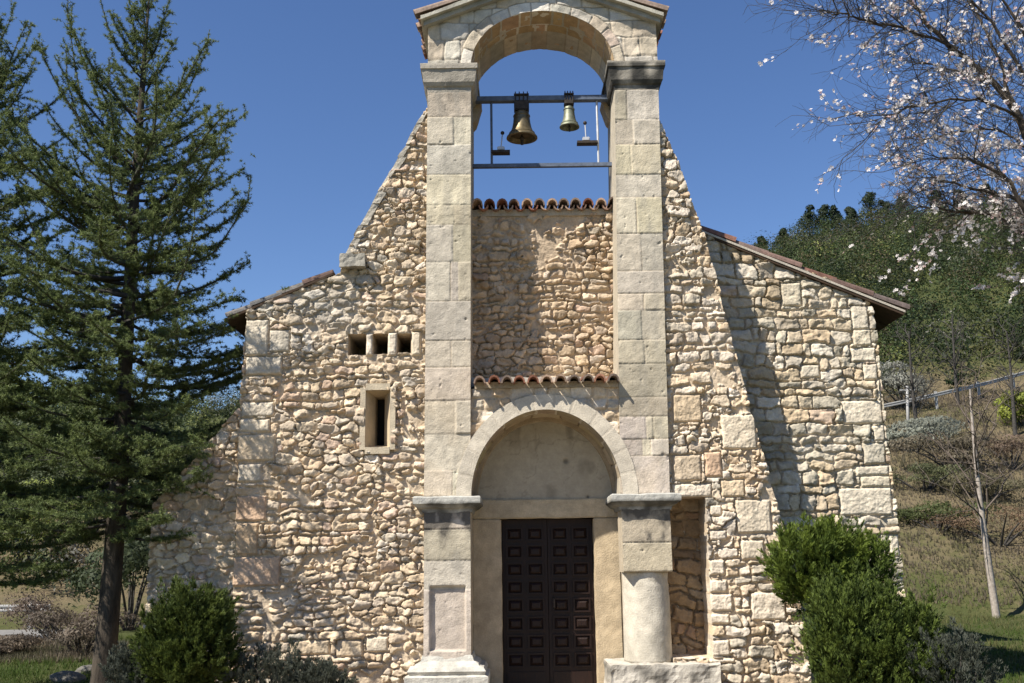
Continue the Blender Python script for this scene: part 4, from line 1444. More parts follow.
# ------------------------------------------------------------------ vegetation helpers
def blades(P, D, length, width, rng, spread=.9, k=5, col=None, colvar=.25, curl=0.0):
    """k thin blades at each point P around direction D -> V, T, C"""
    n = len(P)
    P = np.repeat(P, k, 0); D = np.repeat(D, k, 0)
    L = np.repeat(np.broadcast_to(length, (n,)), k) * rng.uniform(.6, 1.15, n * k)
    Wd = np.repeat(np.broadcast_to(width, (n,)), k)
    R_ = rng.normal(0, 1, (n * k, 3)); R_ /= np.linalg.norm(R_, axis=1, keepdims=True)
    d = D * (1 - spread) + R_ * spread
    d /= np.linalg.norm(d, axis=1, keepdims=True) + 1e-9
    s = np.cross(d, rng.normal(0, 1, (n * k, 3))); s /= np.linalg.norm(s, axis=1, keepdims=True) + 1e-9
    a = P - s * Wd[:, None] * .5; b_ = P + s * Wd[:, None] * .5; c = P + d * L[:, None]
    V = np.stack([a, b_, c], 1).reshape(-1, 3)
    T = np.arange(n * k * 3).reshape(-1, 3)
    C = np.repeat(col, k, 0) * rng.uniform(1 - colvar, 1 + colvar, (n * k, 1))
    C = np.repeat(C, 3, 0)
    return V, T, C


def tubes_np(segs, n=5):
    """segs: list of (pts array (m,3), radii (m,)) -> V, Q"""
    Vs = []; Qs = []; base = 0
    ca = np.cos(2 * PI * np.arange(n) / n); sa = np.sin(2 * PI * np.arange(n) / n)
    for pts, rad_ in segs:
        m = len(pts)
        d = np.gradient(pts, axis=0); d /= np.linalg.norm(d, axis=1, keepdims=True) + 1e-9
        ref = np.array((.31, .17, .93)) if abs(d[0, 2]) < .8 else np.array((.9, .3, .1))
        a = np.cross(d, ref); a /= np.linalg.norm(a, axis=1, keepdims=True) + 1e-9
        b_ = np.cross(d, a)
        ring = pts[:, None] + (a[:, None] * ca[None, :, None] + b_[:, None] * sa[None, :, None]) * rad_[:, None, None]
        Vs.append(ring.reshape(-1, 3))
        idx = base + np.arange(m * n).reshape(m, n)
        nx_ = np.roll(idx, -1, 1)
        Qs.append(np.stack([idx[:-1], nx_[:-1], nx_[1:], idx[1:]], -1).reshape(-1, 4))
        base += m * n
    return np.concatenate(Vs), np.concatenate(Qs)


def conifer(base, H, zlow, Rfun, seed, label, name='cedar_tree', tr=.14, nb=120, group=None, dens=1.0, greens=None, clear=False):
    rng = np.random.default_rng(seed)
    root = empty(name, base, label, 'tree', group)
    bx, by, bz = base
    # trunk
    tz = np.linspace(-.2, H, 30)
    tx = bx + .02 * np.sin(tz * .9 + seed); ty = by + .02 * np.cos(tz * 1.1 + seed)
    trr = tr * (1 - tz / H) ** .8 + .008
    trr[:4] *= 1 + .35 * np.exp(-np.arange(4))
    pts = np.stack([tx, ty, bz + tz], -1)
    segs_trunk = [(pts, trr)]
    segs = []; P = []; D = []; tipness = []
    for i in range(nb):
        f = (i + rng.random()) / nb
        z = zlow + (H - zlow) * (f ** .9) * .985
        az = i * 2.39996 + rng.normal(0, .35)
        L = Rfun(z) * rng.uniform(.6, 1.12)
        if L < .08 or (f > .55 and rng.random() < 1.1 * (f - .45)): continue
        t = np.linspace(0, 1, 12)
        el0 = np.interp(f, [0, .35, .7, 1], [-.12, .12, .45, .9]) + rng.normal(0, .13)
        rise = np.interp(f, [0, .5, 1], [.02, .25, .5]) * rng.uniform(.3, 1.5)
        up_tip = rng.random() < .22
        hr = L * t * math.cos(el0)
        vz = L * t * math.sin(el0) + L * rise * t ** 2.2
        if up_tip and f > .25:
            vz += L * .75 * np.clip(t - .6, 0, 1) ** 1.3 * 2.2
            hr = np.minimum(hr, hr[-1] * .83 + .1 * hr)
        vz -= .07 * L * np.sin(t * PI) * (1 - f)
        wob = .05 * L * np.sin(t * 5 + rng.random() * 6)
        ca, sa = math.cos(az), math.sin(az)
        cx = np.interp(z, tz, tx); cy = np.interp(z, tz, ty)
        pts = np.stack([cx + ca * hr - sa * wob, cy + sa * hr + ca * wob, bz + z + vz], -1)
        segs.append((pts, (.006 + .014 * L) * (1 - t * .85)))
        # branchlets
        nb2 = int((6 + 13 * L) * dens)
        for j in range(nb2):
            tt = rng.uniform(.12, 1)
            k = tt * 11
            p0 = np.array([np.interp(k, np.arange(12), pts[:, c]) for c in range(3)])
            dirb = pts[min(11, int(k) + 1)] - pts[int(min(10, k))]; dirb = dirb / (np.linalg.norm(dirb) + 1e-9)
            sidev = np.cross(dirb, (0, 0, 1)); sidev /= np.linalg.norm(sidev) + 1e-9
            sg = 1 if j % 2 else -1
            dv = dirb * rng.uniform(.35, .9) + sidev * sg * rng.uniform(.5, 1) + np.array((0, 0, rng.normal(.08, .2)))
            dv /= np.linalg.norm(dv)
            l2 = L * (1.05 - tt * .75) * rng.uniform(.10, .36) * (1 - .40 * f) + .06
            u = np.linspace(0, 1, 5)
            q = p0 + dv * (u[:, None] * l2) + np.array((0, 0, 1)) * (l2 * .13 * rng.normal(.1, 1) * u[:, None] ** 2)
            segs.append((q, .0045 * (1 - u * .6)))
            n3 = max(4, int(l2 / .017 * dens))
            uu = rng.random(n3)
            pp = p0 + dv * (uu[:, None] * l2) + rng.normal(0, .012, (n3, 3))
            P.append(pp); D.append(np.tile(dv * .5 + np.array((0, 0, .6)), (n3, 1))); tipness.append(uu)
            # short third-order spurs
            for q_ in range(int(l2 / .075)):
                uu0 = rng.random()
                p1 = p0 + dv * uu0 * l2
                d3 = dv * .6 + rng.normal(0, .6, 3); d3[2] *= .5; d3 /= np.linalg.norm(d3)
                l3 = rng.uniform(.05, .16)
                n4 = int(l3 / .015 * dens) + 1
                u4 = rng.random(n4)
                P.append(p1 + d3 * (u4[:, None] * l3)); D.append(np.tile(d3 * .6 + np.array((0, 0, .5)), (n4, 1))); tipness.append(u4)
        n3 = int(L / .007)
        uu = rng.uniform(.25, 1, n3)
        pp = np.stack([np.interp(uu * 11, np.arange(12), pts[:, c]) for c in range(3)], -1)
        P.append(pp); D.append(np.tile((ca * .4, sa * .4, .5), (n3, 1))); tipness.append(uu)
    # leader
    n3 = 80
    zz = rng.uniform(H * .8, H * 1.0, n3)
    P.append(np.stack([np.interp(zz, tz, tx), np.interp(zz, tz, ty), bz + zz], -1)); D.append(np.tile((0, 0, 1.), (n3, 1))); tipness.append(np.full(n3, .5))
    P = np.concatenate(P); D = np.concatenate(D); tp = np.concatenate(tipness)
    if clear:   # nothing grows through the masonry
        inside = ((P[:, 0] > -4.5) & (P[:, 1] > .02) & (P[:, 2] < np.interp(P[:, 0], [-4.4, -3.3], [2.3, 3.55]))) | ((P[:, 0] > -3.5) & (P[:, 1] > -.08))
        P = P[~inside]; D = D[~inside]; tp = tp[~inside]
        segs = [q for q in segs if not (((q[0][-1, 0] > -4.5) and (q[0][-1, 1] > .02) and (q[0][-1, 2] < np.interp(q[0][-1, 0], [-4.4, -3.3], [2.3, 3.55]))) or (q[0][-1, 0] > -3.5 and q[0][-1, 1] > -.08))]
    g = greens or [(.068, .100, .042), (.18, .22, .072)]
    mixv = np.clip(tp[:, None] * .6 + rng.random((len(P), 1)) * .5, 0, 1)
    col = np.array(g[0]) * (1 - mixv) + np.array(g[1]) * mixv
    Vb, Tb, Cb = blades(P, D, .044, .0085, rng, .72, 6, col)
    Vt, Qt = tubes_np(segs_trunk, 14)
    # bark relief
    rel = .012 * fbm(np.arctan2(Vt[:, 1] - by, Vt[:, 0] - bx) * 4, Vt[:, 2] * 3, seed, 3)
    Vt[:, 0] += rel; Vt[:, 1] -= rel
    link('trunk', mesh_np('trunk', Vt, Qt), M_BARK, root)
    Vs, Qs = tubes_np(segs, 4)
    link('branches', mesh_np('branches', Vs, Qs), M_TWIG, root)
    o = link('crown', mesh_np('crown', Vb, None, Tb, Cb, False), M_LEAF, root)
    print(name, 'needles', len(Tb))
    return root


# main cedar, standing beside the left end of the front
tx_, _ = U(107, 640, .3)
tbase = (tx_, .3, 0.0)
Hc = U(152, -8, .3)[1]
zl_c = 1.95
R_main = lambda z: float(np.interp(z, [1.6, 2.2, 3.2, 4.3, 5.6, 6.6, 7.4, 8.2, Hc], [.9, 1.55, 1.9, 2.05, 1.9, 1.6, 1.2, .7, .1]))
conifer(tbase, Hc, zl_c, R_main, 5, 'tall dark green cedar with spiky upswept branches beside the left church wall', tr=.13, nb=200, dens=.92, clear=True)
# second cedar further left, trunk outside the picture
t2, _ = U(-70, 640, .6)
R_2 = lambda z: float(np.interp(z, [1.2, 1.7, 3.2, 4.2, 5.2, 6.5, 8, 9.3], [1.5, 2.1, 2.2, 1.9, 1.45, 1.25, .9, .05]))
conifer((t2, .6, 0), 9.6, 1.45, R_2, 9, 'cedar at the left edge of the photo showing only its outer branches', tr=.16, nb=180, dens=.95)


# ---- clipped evergreen shrubs
def shrub(name, blobs, base, seed, label, n, blade, width, greens, upw=.55, group=None, k=4, spray=.05):
    rng = np.random.default_rng(seed)
    root = empty(name, base, label, 'shrub', group)
    P = []; D = []; Cc = []
    tot = sum(b_[3] * b_[4] for b_ in blobs)
    per = 26
    for (cx, cy, cz, rx, rz) in blobs:
        m = max(12, int(n * rx * rz / tot / per))
        d = rng.normal(0, 1, (m, 3)); d /= np.linalg.norm(d, axis=1, keepdims=True)
        lump = 1 + .85 * (fbm(np.arctan2(d[:, 1], d[:, 0]) * 1.9 + cx * 7, d[:, 2] * 2.6 + seed, seed, 3))
        sp = fbm(np.arctan2(d[:, 1], d[:, 0]) * 3, d[:, 2] * 3, seed + 3, 2)
        r = (rng.random(m) ** .5) * .42 + .62
        r = np.where(rng.random(m) < .2, rng.random(m) ** .5 * .7, r) * lump
        p = np.stack([cx + d[:, 0] * rx * r, cy + d[:, 1] * rx * r, cz + d[:, 2] * rz * r], -1)
        # each spray leans out and up, like a flat thuja frond
        ax = d * (1 - upw) + np.array((0, 0, upw)) + rng.normal(0, .18, (m, 3)); ax /= np.linalg.norm(ax, axis=1, keepdims=True)
        sd = np.cross(ax, rng.normal(0, 1, (m, 3))); sd /= np.linalg.norm(sd, axis=1, keepdims=True)
        Ls = spray * (1.1 + 2.0 * rng.random(m) ** 1.5 + 1.6 * (rng.random(m) < .12))
        t = rng.random((m, per)); w_ = rng.normal(0, .42, (m, per)) * (1 - .75 * t)
        q = p[:, None] + ax[:, None] * (t * Ls[:, None])[..., None] + sd[:, None] * (w_ * Ls[:, None] * .6)[..., None] + rng.normal(0, .006, (m, per, 3))
        dd = ax[:, None] + sd[:, None] * (np.sign(w_) * .35)[..., None]
        tt = np.clip(.42 + 1.5 * sp + rng.normal(0, .22, m), 0, 1)[:, None] * .8 + .25 * t
        cc = np.array(greens[0]) * (1 - tt[..., None]) + np.array(greens[1]) * tt[..., None]
        q = q.reshape(-1, 3); dd = dd.reshape(-1, 3); cc = cc.reshape(-1, 3)
        ok = q[:, 2] > base[2] + .01
        P.append(q[ok]); D.append(dd[ok]); Cc.append(cc[ok])
    P = np.concatenate(P); D = np.concatenate(D); Cc = np.concatenate(Cc)
    D /= np.linalg.norm(D, axis=1, keepdims=True)
    V, T, C = blades(P, D, blade, width, rng, .3, k, Cc)
    link('foliage', mesh_np('foliage', V, None, T, C, False), M_BROAD, root)
    segs = []
    for (cx, cy, cz, rx, rz) in blobs:
        for _ in range(7):
            e_ = np.array((cx, cy, cz)) + rng.normal(0, .35, 3) * np.array((rx, rx, rz)) * .8
            s_ = np.array((base[0] + rng.normal(0, .04), base[1] + rng.normal(0, .04), base[2] - .05))
            mm = (s_ + e_) / 2 + rng.normal(0, .05, 3)
            segs.append((np.array([s_, mm, e_]), np.array((.018, .012, .005))))
    Vs, Qs = tubes_np(segs, 5)
    link('stems', mesh_np('stems', Vs, Qs), M_TWIG, root)
    return root


def sblob(px, py, wpx, hpx, Y):
    x, z = U(px, py, Y)
    s = (Y + DC) / F
    return (x, Y, z, wpx * s / 2, hpx * s / 2)


GTH = [(.034, .055, .014), (.13, .165, .036)]
b0 = sblob(189, 644, 78, 92, -1.1)
shrub('thuja_shrub', [b0, sblob(189, 662, 84, 60, -1.1), sblob(192, 624, 56, 50, -1.1)], (b0[0], -1.1, 0), 31, 'rounded dark green thuja shrub against the wall right of the cedar trunk', 30000, .05, .012, GTH, spray=.06)
Yb = -1.0
bl = [sblob(806, 572, 62, 70, Yb), sblob(830, 556, 48, 54, Yb), sblob(862, 572, 46, 60, Yb), sblob(838, 596, 70, 44, Yb)]
shrub('thuja_shrub', bl, (U(835, 640, Yb)[0], Yb, 0), 37, 'taller bright green lumpy thuja shrub hiding the foot of the buttress', 30000, .05, .012, [(.045, .075, .015), (.20, .26, .045)], spray=.065)
Yb = -1.55
bl = [sblob(842, 650, 64, 110, Yb), sblob(872, 640, 66, 96, Yb), sblob(912, 638, 46, 62, Yb), sblob(900, 676, 84, 70, Yb), sblob(832, 640, 30, 50, Yb)]
shrub('thuja_shrub', bl, (U(875, 680, Yb)[0], Yb, 0), 41, 'wide dark thuja shrub in front at the lower right', 42000, .05, .012, [(.034, .056, .014), (.155, .205, .040)], spray=.07, upw=.7)
# low grey-green plants at the foot of the walls
GRYP = [(.060, .068, .048), (.125, .135, .105)]
for i, (px, py, w_, h_, Y, lab, seed) in enumerate((
        (272, 676, 84, 46, -1.0, 'low grey green cushion plant right of the rounded shrub', 51), (318, 684, 50, 30, -1.05, 'small grey green cushion plant farthest right along the left wall', 52),
        (130, 671, 44, 40, -1.2, 'silvery cushion plant at the foot of the cedar trunk', 53), (946, 668, 76, 70, -1.9, 'grey spreading cushion plant right of the wide dark shrub', 54))):
    b_ = sblob(px, py, w_, h_, Y)
    shrub('cushion_plant', [b_, (b_[0] + .1, Y, b_[2] - .1, b_[3] * .9, b_[4])], (b_[0], Y, 0), seed, lab, 7000, .04, .009, GRYP, .7, 'low grey plants at the wall foot', spray=.04)
# stones edging the bed round the cedar
for i, (px, py, s_, lab) in enumerate(((68, 676, .17, 'pale rough boulder leftmost in the bed edge before the cedar'), (88, 668, .13, 'small pale boulder just left of the cedar trunk'))):
    p = UG(px, py + 4, 0.02)
    bm = bmesh.new(); bmesh.ops.create_icosphere(bm, subdivisions=4, radius=s_)
    from mathutils import noise as mn
    for v in bm.verts:
        v.co *= 1 + .35 * mn.noise(v.co * 6 + Vector((i * 5, 0, 0))) + .1 * mn.noise(v.co * 22)
        v.co.z *= .6
        v.co.x *= 1.5
        v.co += Vector((p.x, p.y, .04))
    o = bm_obj('boulder', bm, M_ASH, None, stone_col((.15, .14, .12), lambda co: .4 * np.clip(3 * fbm(co[:, 0] * 6, co[:, 2] * 6, 5, 3), 0, 1), 6), smooth=True)
    tag(o, lab, 'boulder', 'stones edging the cedar bed')


# ---- bare / flowering branching trees
def grow(p, d, L, r, depth, rng, segs, tips, kink=.25, up=.1, ratio=.72, nsub=3):
    m = 6
    pts = [np.array(p)]
    dd = np.array(d, float)
    for i in range(m):
        dd = dd + rng.normal(0, kink * .5, 3) + np.array((0, 0, up * .3)); dd /= np.linalg.norm(dd)
        pts.append(pts[-1] + dd * L / m)
    pts = np.array(pts)
    segs.append((pts, np.linspace(r, r * .55, m + 1)))
    if depth <= 1: tips.append((pts, dd))
    if depth == 0: return
    for k in range(nsub):
        t = rng.uniform(.25, 1) if k else 1.0
        q = pts[min(m, int(t * m))]
        nd = dd + rng.normal(0, .65, 3); nd /= np.linalg.norm(nd)
        grow(q, nd, L * ratio * rng.uniform(.7, 1.15), r * .55 * (1 if k else 1.1), depth - 1, rng, segs, tips, kink, up, ratio, nsub)


def pt(px, py, Y):
    x, z = U(px, py, Y); return np.array((x, Y, z))


# almond in blossom: its trunk stands outside the picture on the right
rng = np.random.default_rng(77)
YAL = -4.6
segs = []; tips = []
trunk0 = pt(1150, 700, YAL); trunk0[2] = 0
fork = pt(1105, 330, YAL)
limb_tr = [(np.array([trunk0 - (0, 0, .2), trunk0 * .6 + fork * .4 + (.06, 0, 0), fork]), np.array((.13, .095, .075)))]
limbs = [
    [(1105, 330, 0), (1060, 220, -.1), (1022, 120, -.1), (985, 72, 0), (950, 46, .1), (925, 22, .1), (905, -6, .1), (885, -50, .2)],
    [(1105, 330, 0), (1075, 150, .3), (1045, 40, .4), (1010, -40, .5), (985, -90, .6)],
    [(1075, 150, .3), (1035, 90, .1), (990, 20, .0), (955, -20, -.1)], [(1060, 220, -.1), (1020, 200, .1), (975, 190, .2), (935, 178, .3)], [(1080, 200, .1), (1040, 60, -.3), (1015, 20, -.4), (990, -30, -.4)], [(1090, 280, .2), (1050, 200, .6), (1010, 90, .8), (960, 70, 1.0), (915, 62, 1.1)],
    [(1105, 330, 0), (1070, 290, .3), (1030, 235, .4), (990, 214, .5), (950, 212, .5), (922, 205, .5)],
    [(1105, 330, 0), (1050, 255, -.3), (1010, 180, -.3), (975, 160, -.3), (940, 158, -.3)],
    [(958, 50, .08), (925, 35, 0), (890, 24, 0), (850, 18, -.1), (846, 12, -.1), (835, 14, -.1)],
    [(1022, 120, -.1), (985, 100, -.3), (950, 100, -.35), (910, 108, -.4), (885, 118, -.4)],
    [(1010, 105, -.1), (1000, 60, .2), (975, 10, .3), (950, -30, .4)],
    [(1060, 220, -.1), (1030, 150, .5), (1005, 130, .7), (965, 130, .8), (925, 140, .9)],
]
lr = [.036, .034, .022, .022, .022, .024, .024, .024, .013, .012, .016, .014]
for L_, r in zip(limbs, lr):
    pts = np.array([pt(a, b_, YAL + c) for a, b_, c in L_])
    # resample smoothly
    tt = np.linspace(0, len(pts) - 1, (len(pts) - 1) * 4 + 1)
    pp = np.stack([np.interp(tt, np.arange(len(pts)), pts[:, c]) for c in range(3)], -1)
    pp[1:-1] = (pp[:-2] + pp[1:-1] * 2 + pp[2:]) / 4
    pp += rng.normal(0, .008, pp.shape)
    rl = np.linspace(r, max(.006, r * .25), len(pp))
    if L_[0][:2] == (1105, 330): rl[:7] *= np.linspace(1.7, 1.05, 7)
    limb_tr.append((pp, rl))
    for k in range(3, len(pp)):
        for _ in range(3):
            if rng.random() < .8:
                d = pp[k] - pp[k - 1]; d /= np.linalg.norm(d)
                d = d * .8 + rng.normal(0, .55, 3) + np.array((-.15, 0, .05)); d /= np.linalg.norm(d)
                grow(pp[k], d, rng.uniform(.18, .55), .0048, 2, rng, segs, tips, .22, .05, .64, 4)
root = empty('almond_tree', tuple(trunk0), 'almond tree with pale pink blossom reaching in from the right edge', 'tree')
Vs, Qs = tubes_np(limb_tr, 8)
link('trunk', mesh_np('trunk', Vs, Qs), M_BARK, root)
Vs, Qs = tubes_np(segs, 4)
link('branches', mesh_np('branches', Vs, Qs), M_TWIG, root)
P = []; nP = []
for pts, d in tips:
    # blossom in loose bunches: denser low on the crown
    low = 1.0 if pts[0, 2] < U(950, 150, YAL)[1] else .20
    low *= float(np.clip(.5 + 3.2 * fbm(pts[:1, 0] * 1.8, pts[:1, 2] * 1.8, 4, 2)[0], .05, 1))
    if rng.random() < low:
        for _ in range(rng.integers(2, 8)):
            P.append(pts[rng.integers(1, len(pts))] + rng.normal(0, .011, 3))
P = np.array(P)
n_ = len(P)
print('almond', len(segs), 'blossoms', n_)
V = []; T = []; C = []
for i in range(n_):
    nrm = rng.normal(0, 1, 3) + np.array((-.4, -.5, .5)); nrm /= np.linalg.norm(nrm)
    a = np.cross(nrm, (0.3, .2, .9)); a /= np.linalg.norm(a); b_ = np.cross(nrm, a)
    R_ = rng.uniform(.011, .020)
    pc = np.array((.78, .73, .70)) * rng.uniform(.85, 1.1) if rng.random() < .88 else np.array((.62, .44, .42))
    for k in range(5):
        t0 = 2 * PI * k / 5 + .1
        bs = len(V)
        V += [P[i], P[i] + (a * math.cos(t0 - .5) + b_ * math.sin(t0 - .5)) * R_ * .8 + nrm * R_ * .3, P[i] + (a * math.cos(t0) + b_ * math.sin(t0)) * R_ * 1.1 + nrm * R_ * .35, P[i] + (a * math.cos(t0 + .5) + b_ * math.sin(t0 + .5)) * R_ * .8 + nrm * R_ * .3]
        T.append((bs, bs + 1, bs + 2, bs + 3)); C += [pc] * 4
link('blossom', mesh_np('blossom', np.array(V), np.array(T), None, np.array(C), False), M_PETAL, root)


def bare_tree(name, x, y, H, r, seed, label, mat, depth=4, group=None, spread=.5, crown0=.35):
    rng = np.random.default_rng(seed)
    z0 = float(terrain_h(np.array([x]), np.array([y]))[0])
    root = empty(name, (x, y, z0), label, 'tree', group)
    tz = np.linspace(-.2, H * .9, 14)
    pts = np.stack([x + .05 * H * np.sin(tz / H * 3 + seed) * .3, y + 0 * tz, z0 + tz], -1)
    link('trunk', mesh_np('trunk', *tubes_np([(pts, np.linspace(r, r * .25, 14))], 8)), mat, root)
    segs = []; tips = []
    for k in range(16):
        f = rng.uniform(crown0, 1)
        q = np.array([np.interp(f * H * .9, tz, pts[:, c]) for c in range(3)])
        a = rng.random() * 6.28
        d = np.array((math.cos(a) * spread, math.sin(a) * spread, .75)); d /= np.linalg.norm(d)
        grow(q, d, H * .2 * (1.25 - f * .5), r * .28, depth - 2, rng, segs, tips, .2, .12, .7, 3)
    link('branches', mesh_np('branches', *tubes_np(segs, 4)), M_TWIG if mat is not M_PALEBARK else M_BRTWIG, root)
    return root


M_BRTWIG = mat_plain('brown_twig', (0.07, 0.055, 0.042), (0.15, 0.12, 0.095), 9, 0.9, 0)
g = UG(996, 617, 0)
bare_tree('bare_tree', g.x, g.y, 6.4, .10, 3, 'slim leafless tree with a pale trunk on the grass at the right edge', M_PALEBARK, 4, None, .6, .3)
for i, (px, dist, H, lab) in enumerate(((918, 40, 4.8, 'crooked dark leafless tree on the slope close to the church corner'), (962, 44, 4.2, 'thin dark leafless tree on the slope between the church and the pale trunk'), (1016, 40, 4.6, 'leafless brown tree on the slope at the very right edge'))):
    x = (px - 512) / F * dist; y = dist - DC
    bare_tree('bare_tree', x, y, H, .09, 60 + i, lab, M_TWIG, 4, 'leafless trees on the right slope', .8, .2)


# ---- hillside vegetation
def clump_leaves(centers, radii, hts, cols, nleaf, size, rng):
    k = nleaf
    n = len(centers)
    d = rng.normal(0, 1, (n, k, 3)); d /= np.linalg.norm(d, axis=2, keepdims=True)
    d[:, :, 2] = np.where(rng.random((n, k)) < .7, np.abs(d[:, :, 2]), d[:, :, 2])
    rr_ = rng.random((n, k, 1)) ** .16
    ph = rng.random((n, 1, 3)) * 6.28
    lump = 1 + .22 * np.sin(d * 4.3 + ph).sum(2, keepdims=True) * .8 + .15 * (rng.random((n, k, 1)) - .5)
    lump = np.clip(lump, .6, 1.18)
    p = centers[:, None] + d * rr_ * lump * np.stack([radii, radii, hts], -1)[:, None]
    p[:, :, 2] = np.maximum(p[:, :, 2], centers[:, None, 2] - hts[:, None] * .9)
    p = p.reshape(-1, 3)
    sz = np.repeat(size, k) * rng.uniform(.6, 1.3, n * k)
    # leaves face roughly outward
    nrm = d.reshape(-1, 3) + rng.normal(0, .34, (n * k, 3)); nrm /= np.linalg.norm(nrm, axis=1, keepdims=True)
    a = np.cross(nrm, rng.normal(0, 1, (n * k, 3))); a /= np.linalg.norm(a, axis=1, keepdims=True)
    b_ = np.cross(nrm, a)
    V = np.stack([p - a * sz[:, None], p + b_ * sz[:, None] * .9, p + a * sz[:, None]], 1).reshape(-1, 3)
    T = np.arange(len(V)).reshape(-1, 3)
    C = np.repeat(np.repeat(cols, k, 0) * rng.uniform(.88, 1.12, (n * k, 1)), 3, 0)
    return V, T, C


def hit(px, py):
    """the point of the land seen at a photo position"""
    d = np.array(ray(px, py))
    t = np.linspace(8, 320, 4000)
    p = np.array(CAM)[None] + d[None] * t[:, None]
    h_ = terrain_h(p[:, 0], p[:, 1])
    k = np.argmax(p[:, 2] < h_)
    return p[k] if p[k, 2] < h_[k] else None


RAILD = [hit(px, py)[1] + DC for px, py in ((888, 420), (960, 405), (1050, 378))]
print('rail distance', RAILD)
rng = np.random.default_rng(123)
cent = []; rad_ = []; hts = []; cols = []
KINDS = [((.026, .044, .015), 40), ((.046, .066, .020), 30), ((.095, .105, .030), 20), ((.085, .066, .036), 8), ((.24, .23, .19), 4)]
wts = np.array([k[1] for k in KINDS], float); wts /= wts.sum()
for _ in range(3000):
    side = rng.random()
    az = rng.uniform(.16, .62) if side < .72 else rng.uniform(-.75, -.2)
    dist = (rng.random() ** 1.1) * 195 + 37 if side < .72 else (rng.random() ** 1.3) * 190 + 30
    x = math.tan(az) * dist; y = dist - DC
    if side < .72 and -6.5 < dist - np.interp(az, [.35, .45, .56], RAILD) < 2.5: continue   # kept clear along the hillside road
    dens = np.interp(dist, [38, 42, 46], [.3, .7, 1]) if side < .72 else 1
    if rng.random() > dens: continue
    z = float(terrain_h(np.array([x]), np.array([y]))[0])
    big = rng.uniform(.8, 2.4) if rng.random() < .6 else rng.uniform(2.4, 4.4)
    if dist < 80: big *= np.interp(dist, [30, 80], [.5, .85])
    c = np.array(KINDS[rng.choice(len(KINDS), p=wts)][0]) * .8 * math.exp(rng.normal(0, .45))
    if dist < 44 and side < .72 and rng.random() < .5: c = np.array((.10, .085, .055)) * rng.uniform(.7, 1.3)
    cent.append((x, y, z + big * .45)); rad_.append(big * rng.uniform(.55, .85)); hts.append(big * rng.uniform(.75, 1.25)); cols.append(c)
cent = np.array(cent); rad_ = np.array(rad_); hts = np.array(hts); cols = np.array(cols)
size = np.interp(cent[:, 1], [20, 60, 230], [.07, .105, .20])
V, T, C = clump_leaves(cent, rad_, hts, cols, 240, size, rng)
o = link('hillside_scrub', mesh_np('hillside_scrub', V, None, T, C, False), M_BROAD)
tag(o, 'mixed green and olive scrub covering the hillside behind the church', 'scrub', kind='stuff')

# evergreen trees along the ridge
for i, (px, dist, H) in enumerate(((768, 226, 4.0), (790, 226, 4.2), (818, 228, 6.0), (834, 228, 5.6), (845, 228, 5.0), (862, 226, 4.8), (882, 230, 6.6), (897, 228, 5.0), (915, 228, 5.2), (950, 228, 5.5), (975, 226, 5.0), (1005, 228, 6.0))):
    x = (px - 512) / F * dist * 1.02; y = dist - DC
    z = float(terrain_h(np.array([x]), np.array([y]))[0])
    nm = ['leftmost', 'second', 'third', 'fourth', 'fifth', 'sixth', 'seventh', 'eighth', 'ninth', 'tenth', 'eleventh', 'twelfth'][i]
    H *= 1.5
    root = empty('ridge_pine', (x, y, z), ('leftmost dark pine on the hill ridge' if i == 0 else nm + ' dark pine from the left on the hill ridge'), 'tree', 'pines along the hill ridge')
    cc = np.array([(x + rng.normal(0, .5), y + rng.normal(0, .5), z + H * f) for f in np.linspace(.3, .9, 7)])
    rw = np.array([H * .30 * (1.15 - f * .75) for f in np.linspace(.2, 1, 7)])
    V, T, C = clump_leaves(cc, rw, rw * .8, np.tile((.020, .034, .014), (7, 1)), 300, np.full(7, .26), rng)
    link('crown', mesh_np('crown', V, None, T, C, False), M_BROAD, root)
    link('trunk', mesh_np('trunk', *tubes_np([(np.array([(x, y, z - .5), (x, y, z + H * .5), (x, y, z + H * .85)]), np.array((.2, .14, .05)))], 6)), M_BARK, root)

# nearer bushes one can pick out
def bush(px, py, dist, w, h, c, label, name='bush', seed=1, nl=900, sz=.07):
    rng = np.random.default_rng(seed)
    x, zc = U(px, py, dist - DC); y = dist - DC
    if dist == 0:
        q = hit(px, py); x, y, zc = q; dist = y + DC
    z0 = float(terrain_h(np.array([x]), np.array([y]))[0])
    root = empty(name, (x, y, z0), label, 'bush')
    k = 9
    cz = max(z0 + h * .35, min(zc, z0 + 4))
    cc = np.stack([x + rng.normal(0, w * .28, k), y + rng.normal(0, w * .28, k), z0 + rng.uniform(.3, .85, k) * h], -1)
    V, T, C = clump_leaves(cc, np.full(k, w * .28), np.full(k, h * .25), np.array(c)[None] * rng.uniform(.75, 1.25, (k, 1)), nl // k * 2, np.full(k, sz), rng)
    link('foliage', mesh_np('foliage', V, None, T, C, False), M_BROAD, root)
    segs = [(np.array([(x, y, z0 - .2), (x * .5 + c_[0] * .5, y * .5 + c_[1] * .5, (z0 + c_[2]) / 2), tuple(c_)]), np.array((.05, .03, .012))) for c_ in cc]
    link('stems', mesh_np('stems', *tubes_np(segs, 5)), M_TWIG, root)


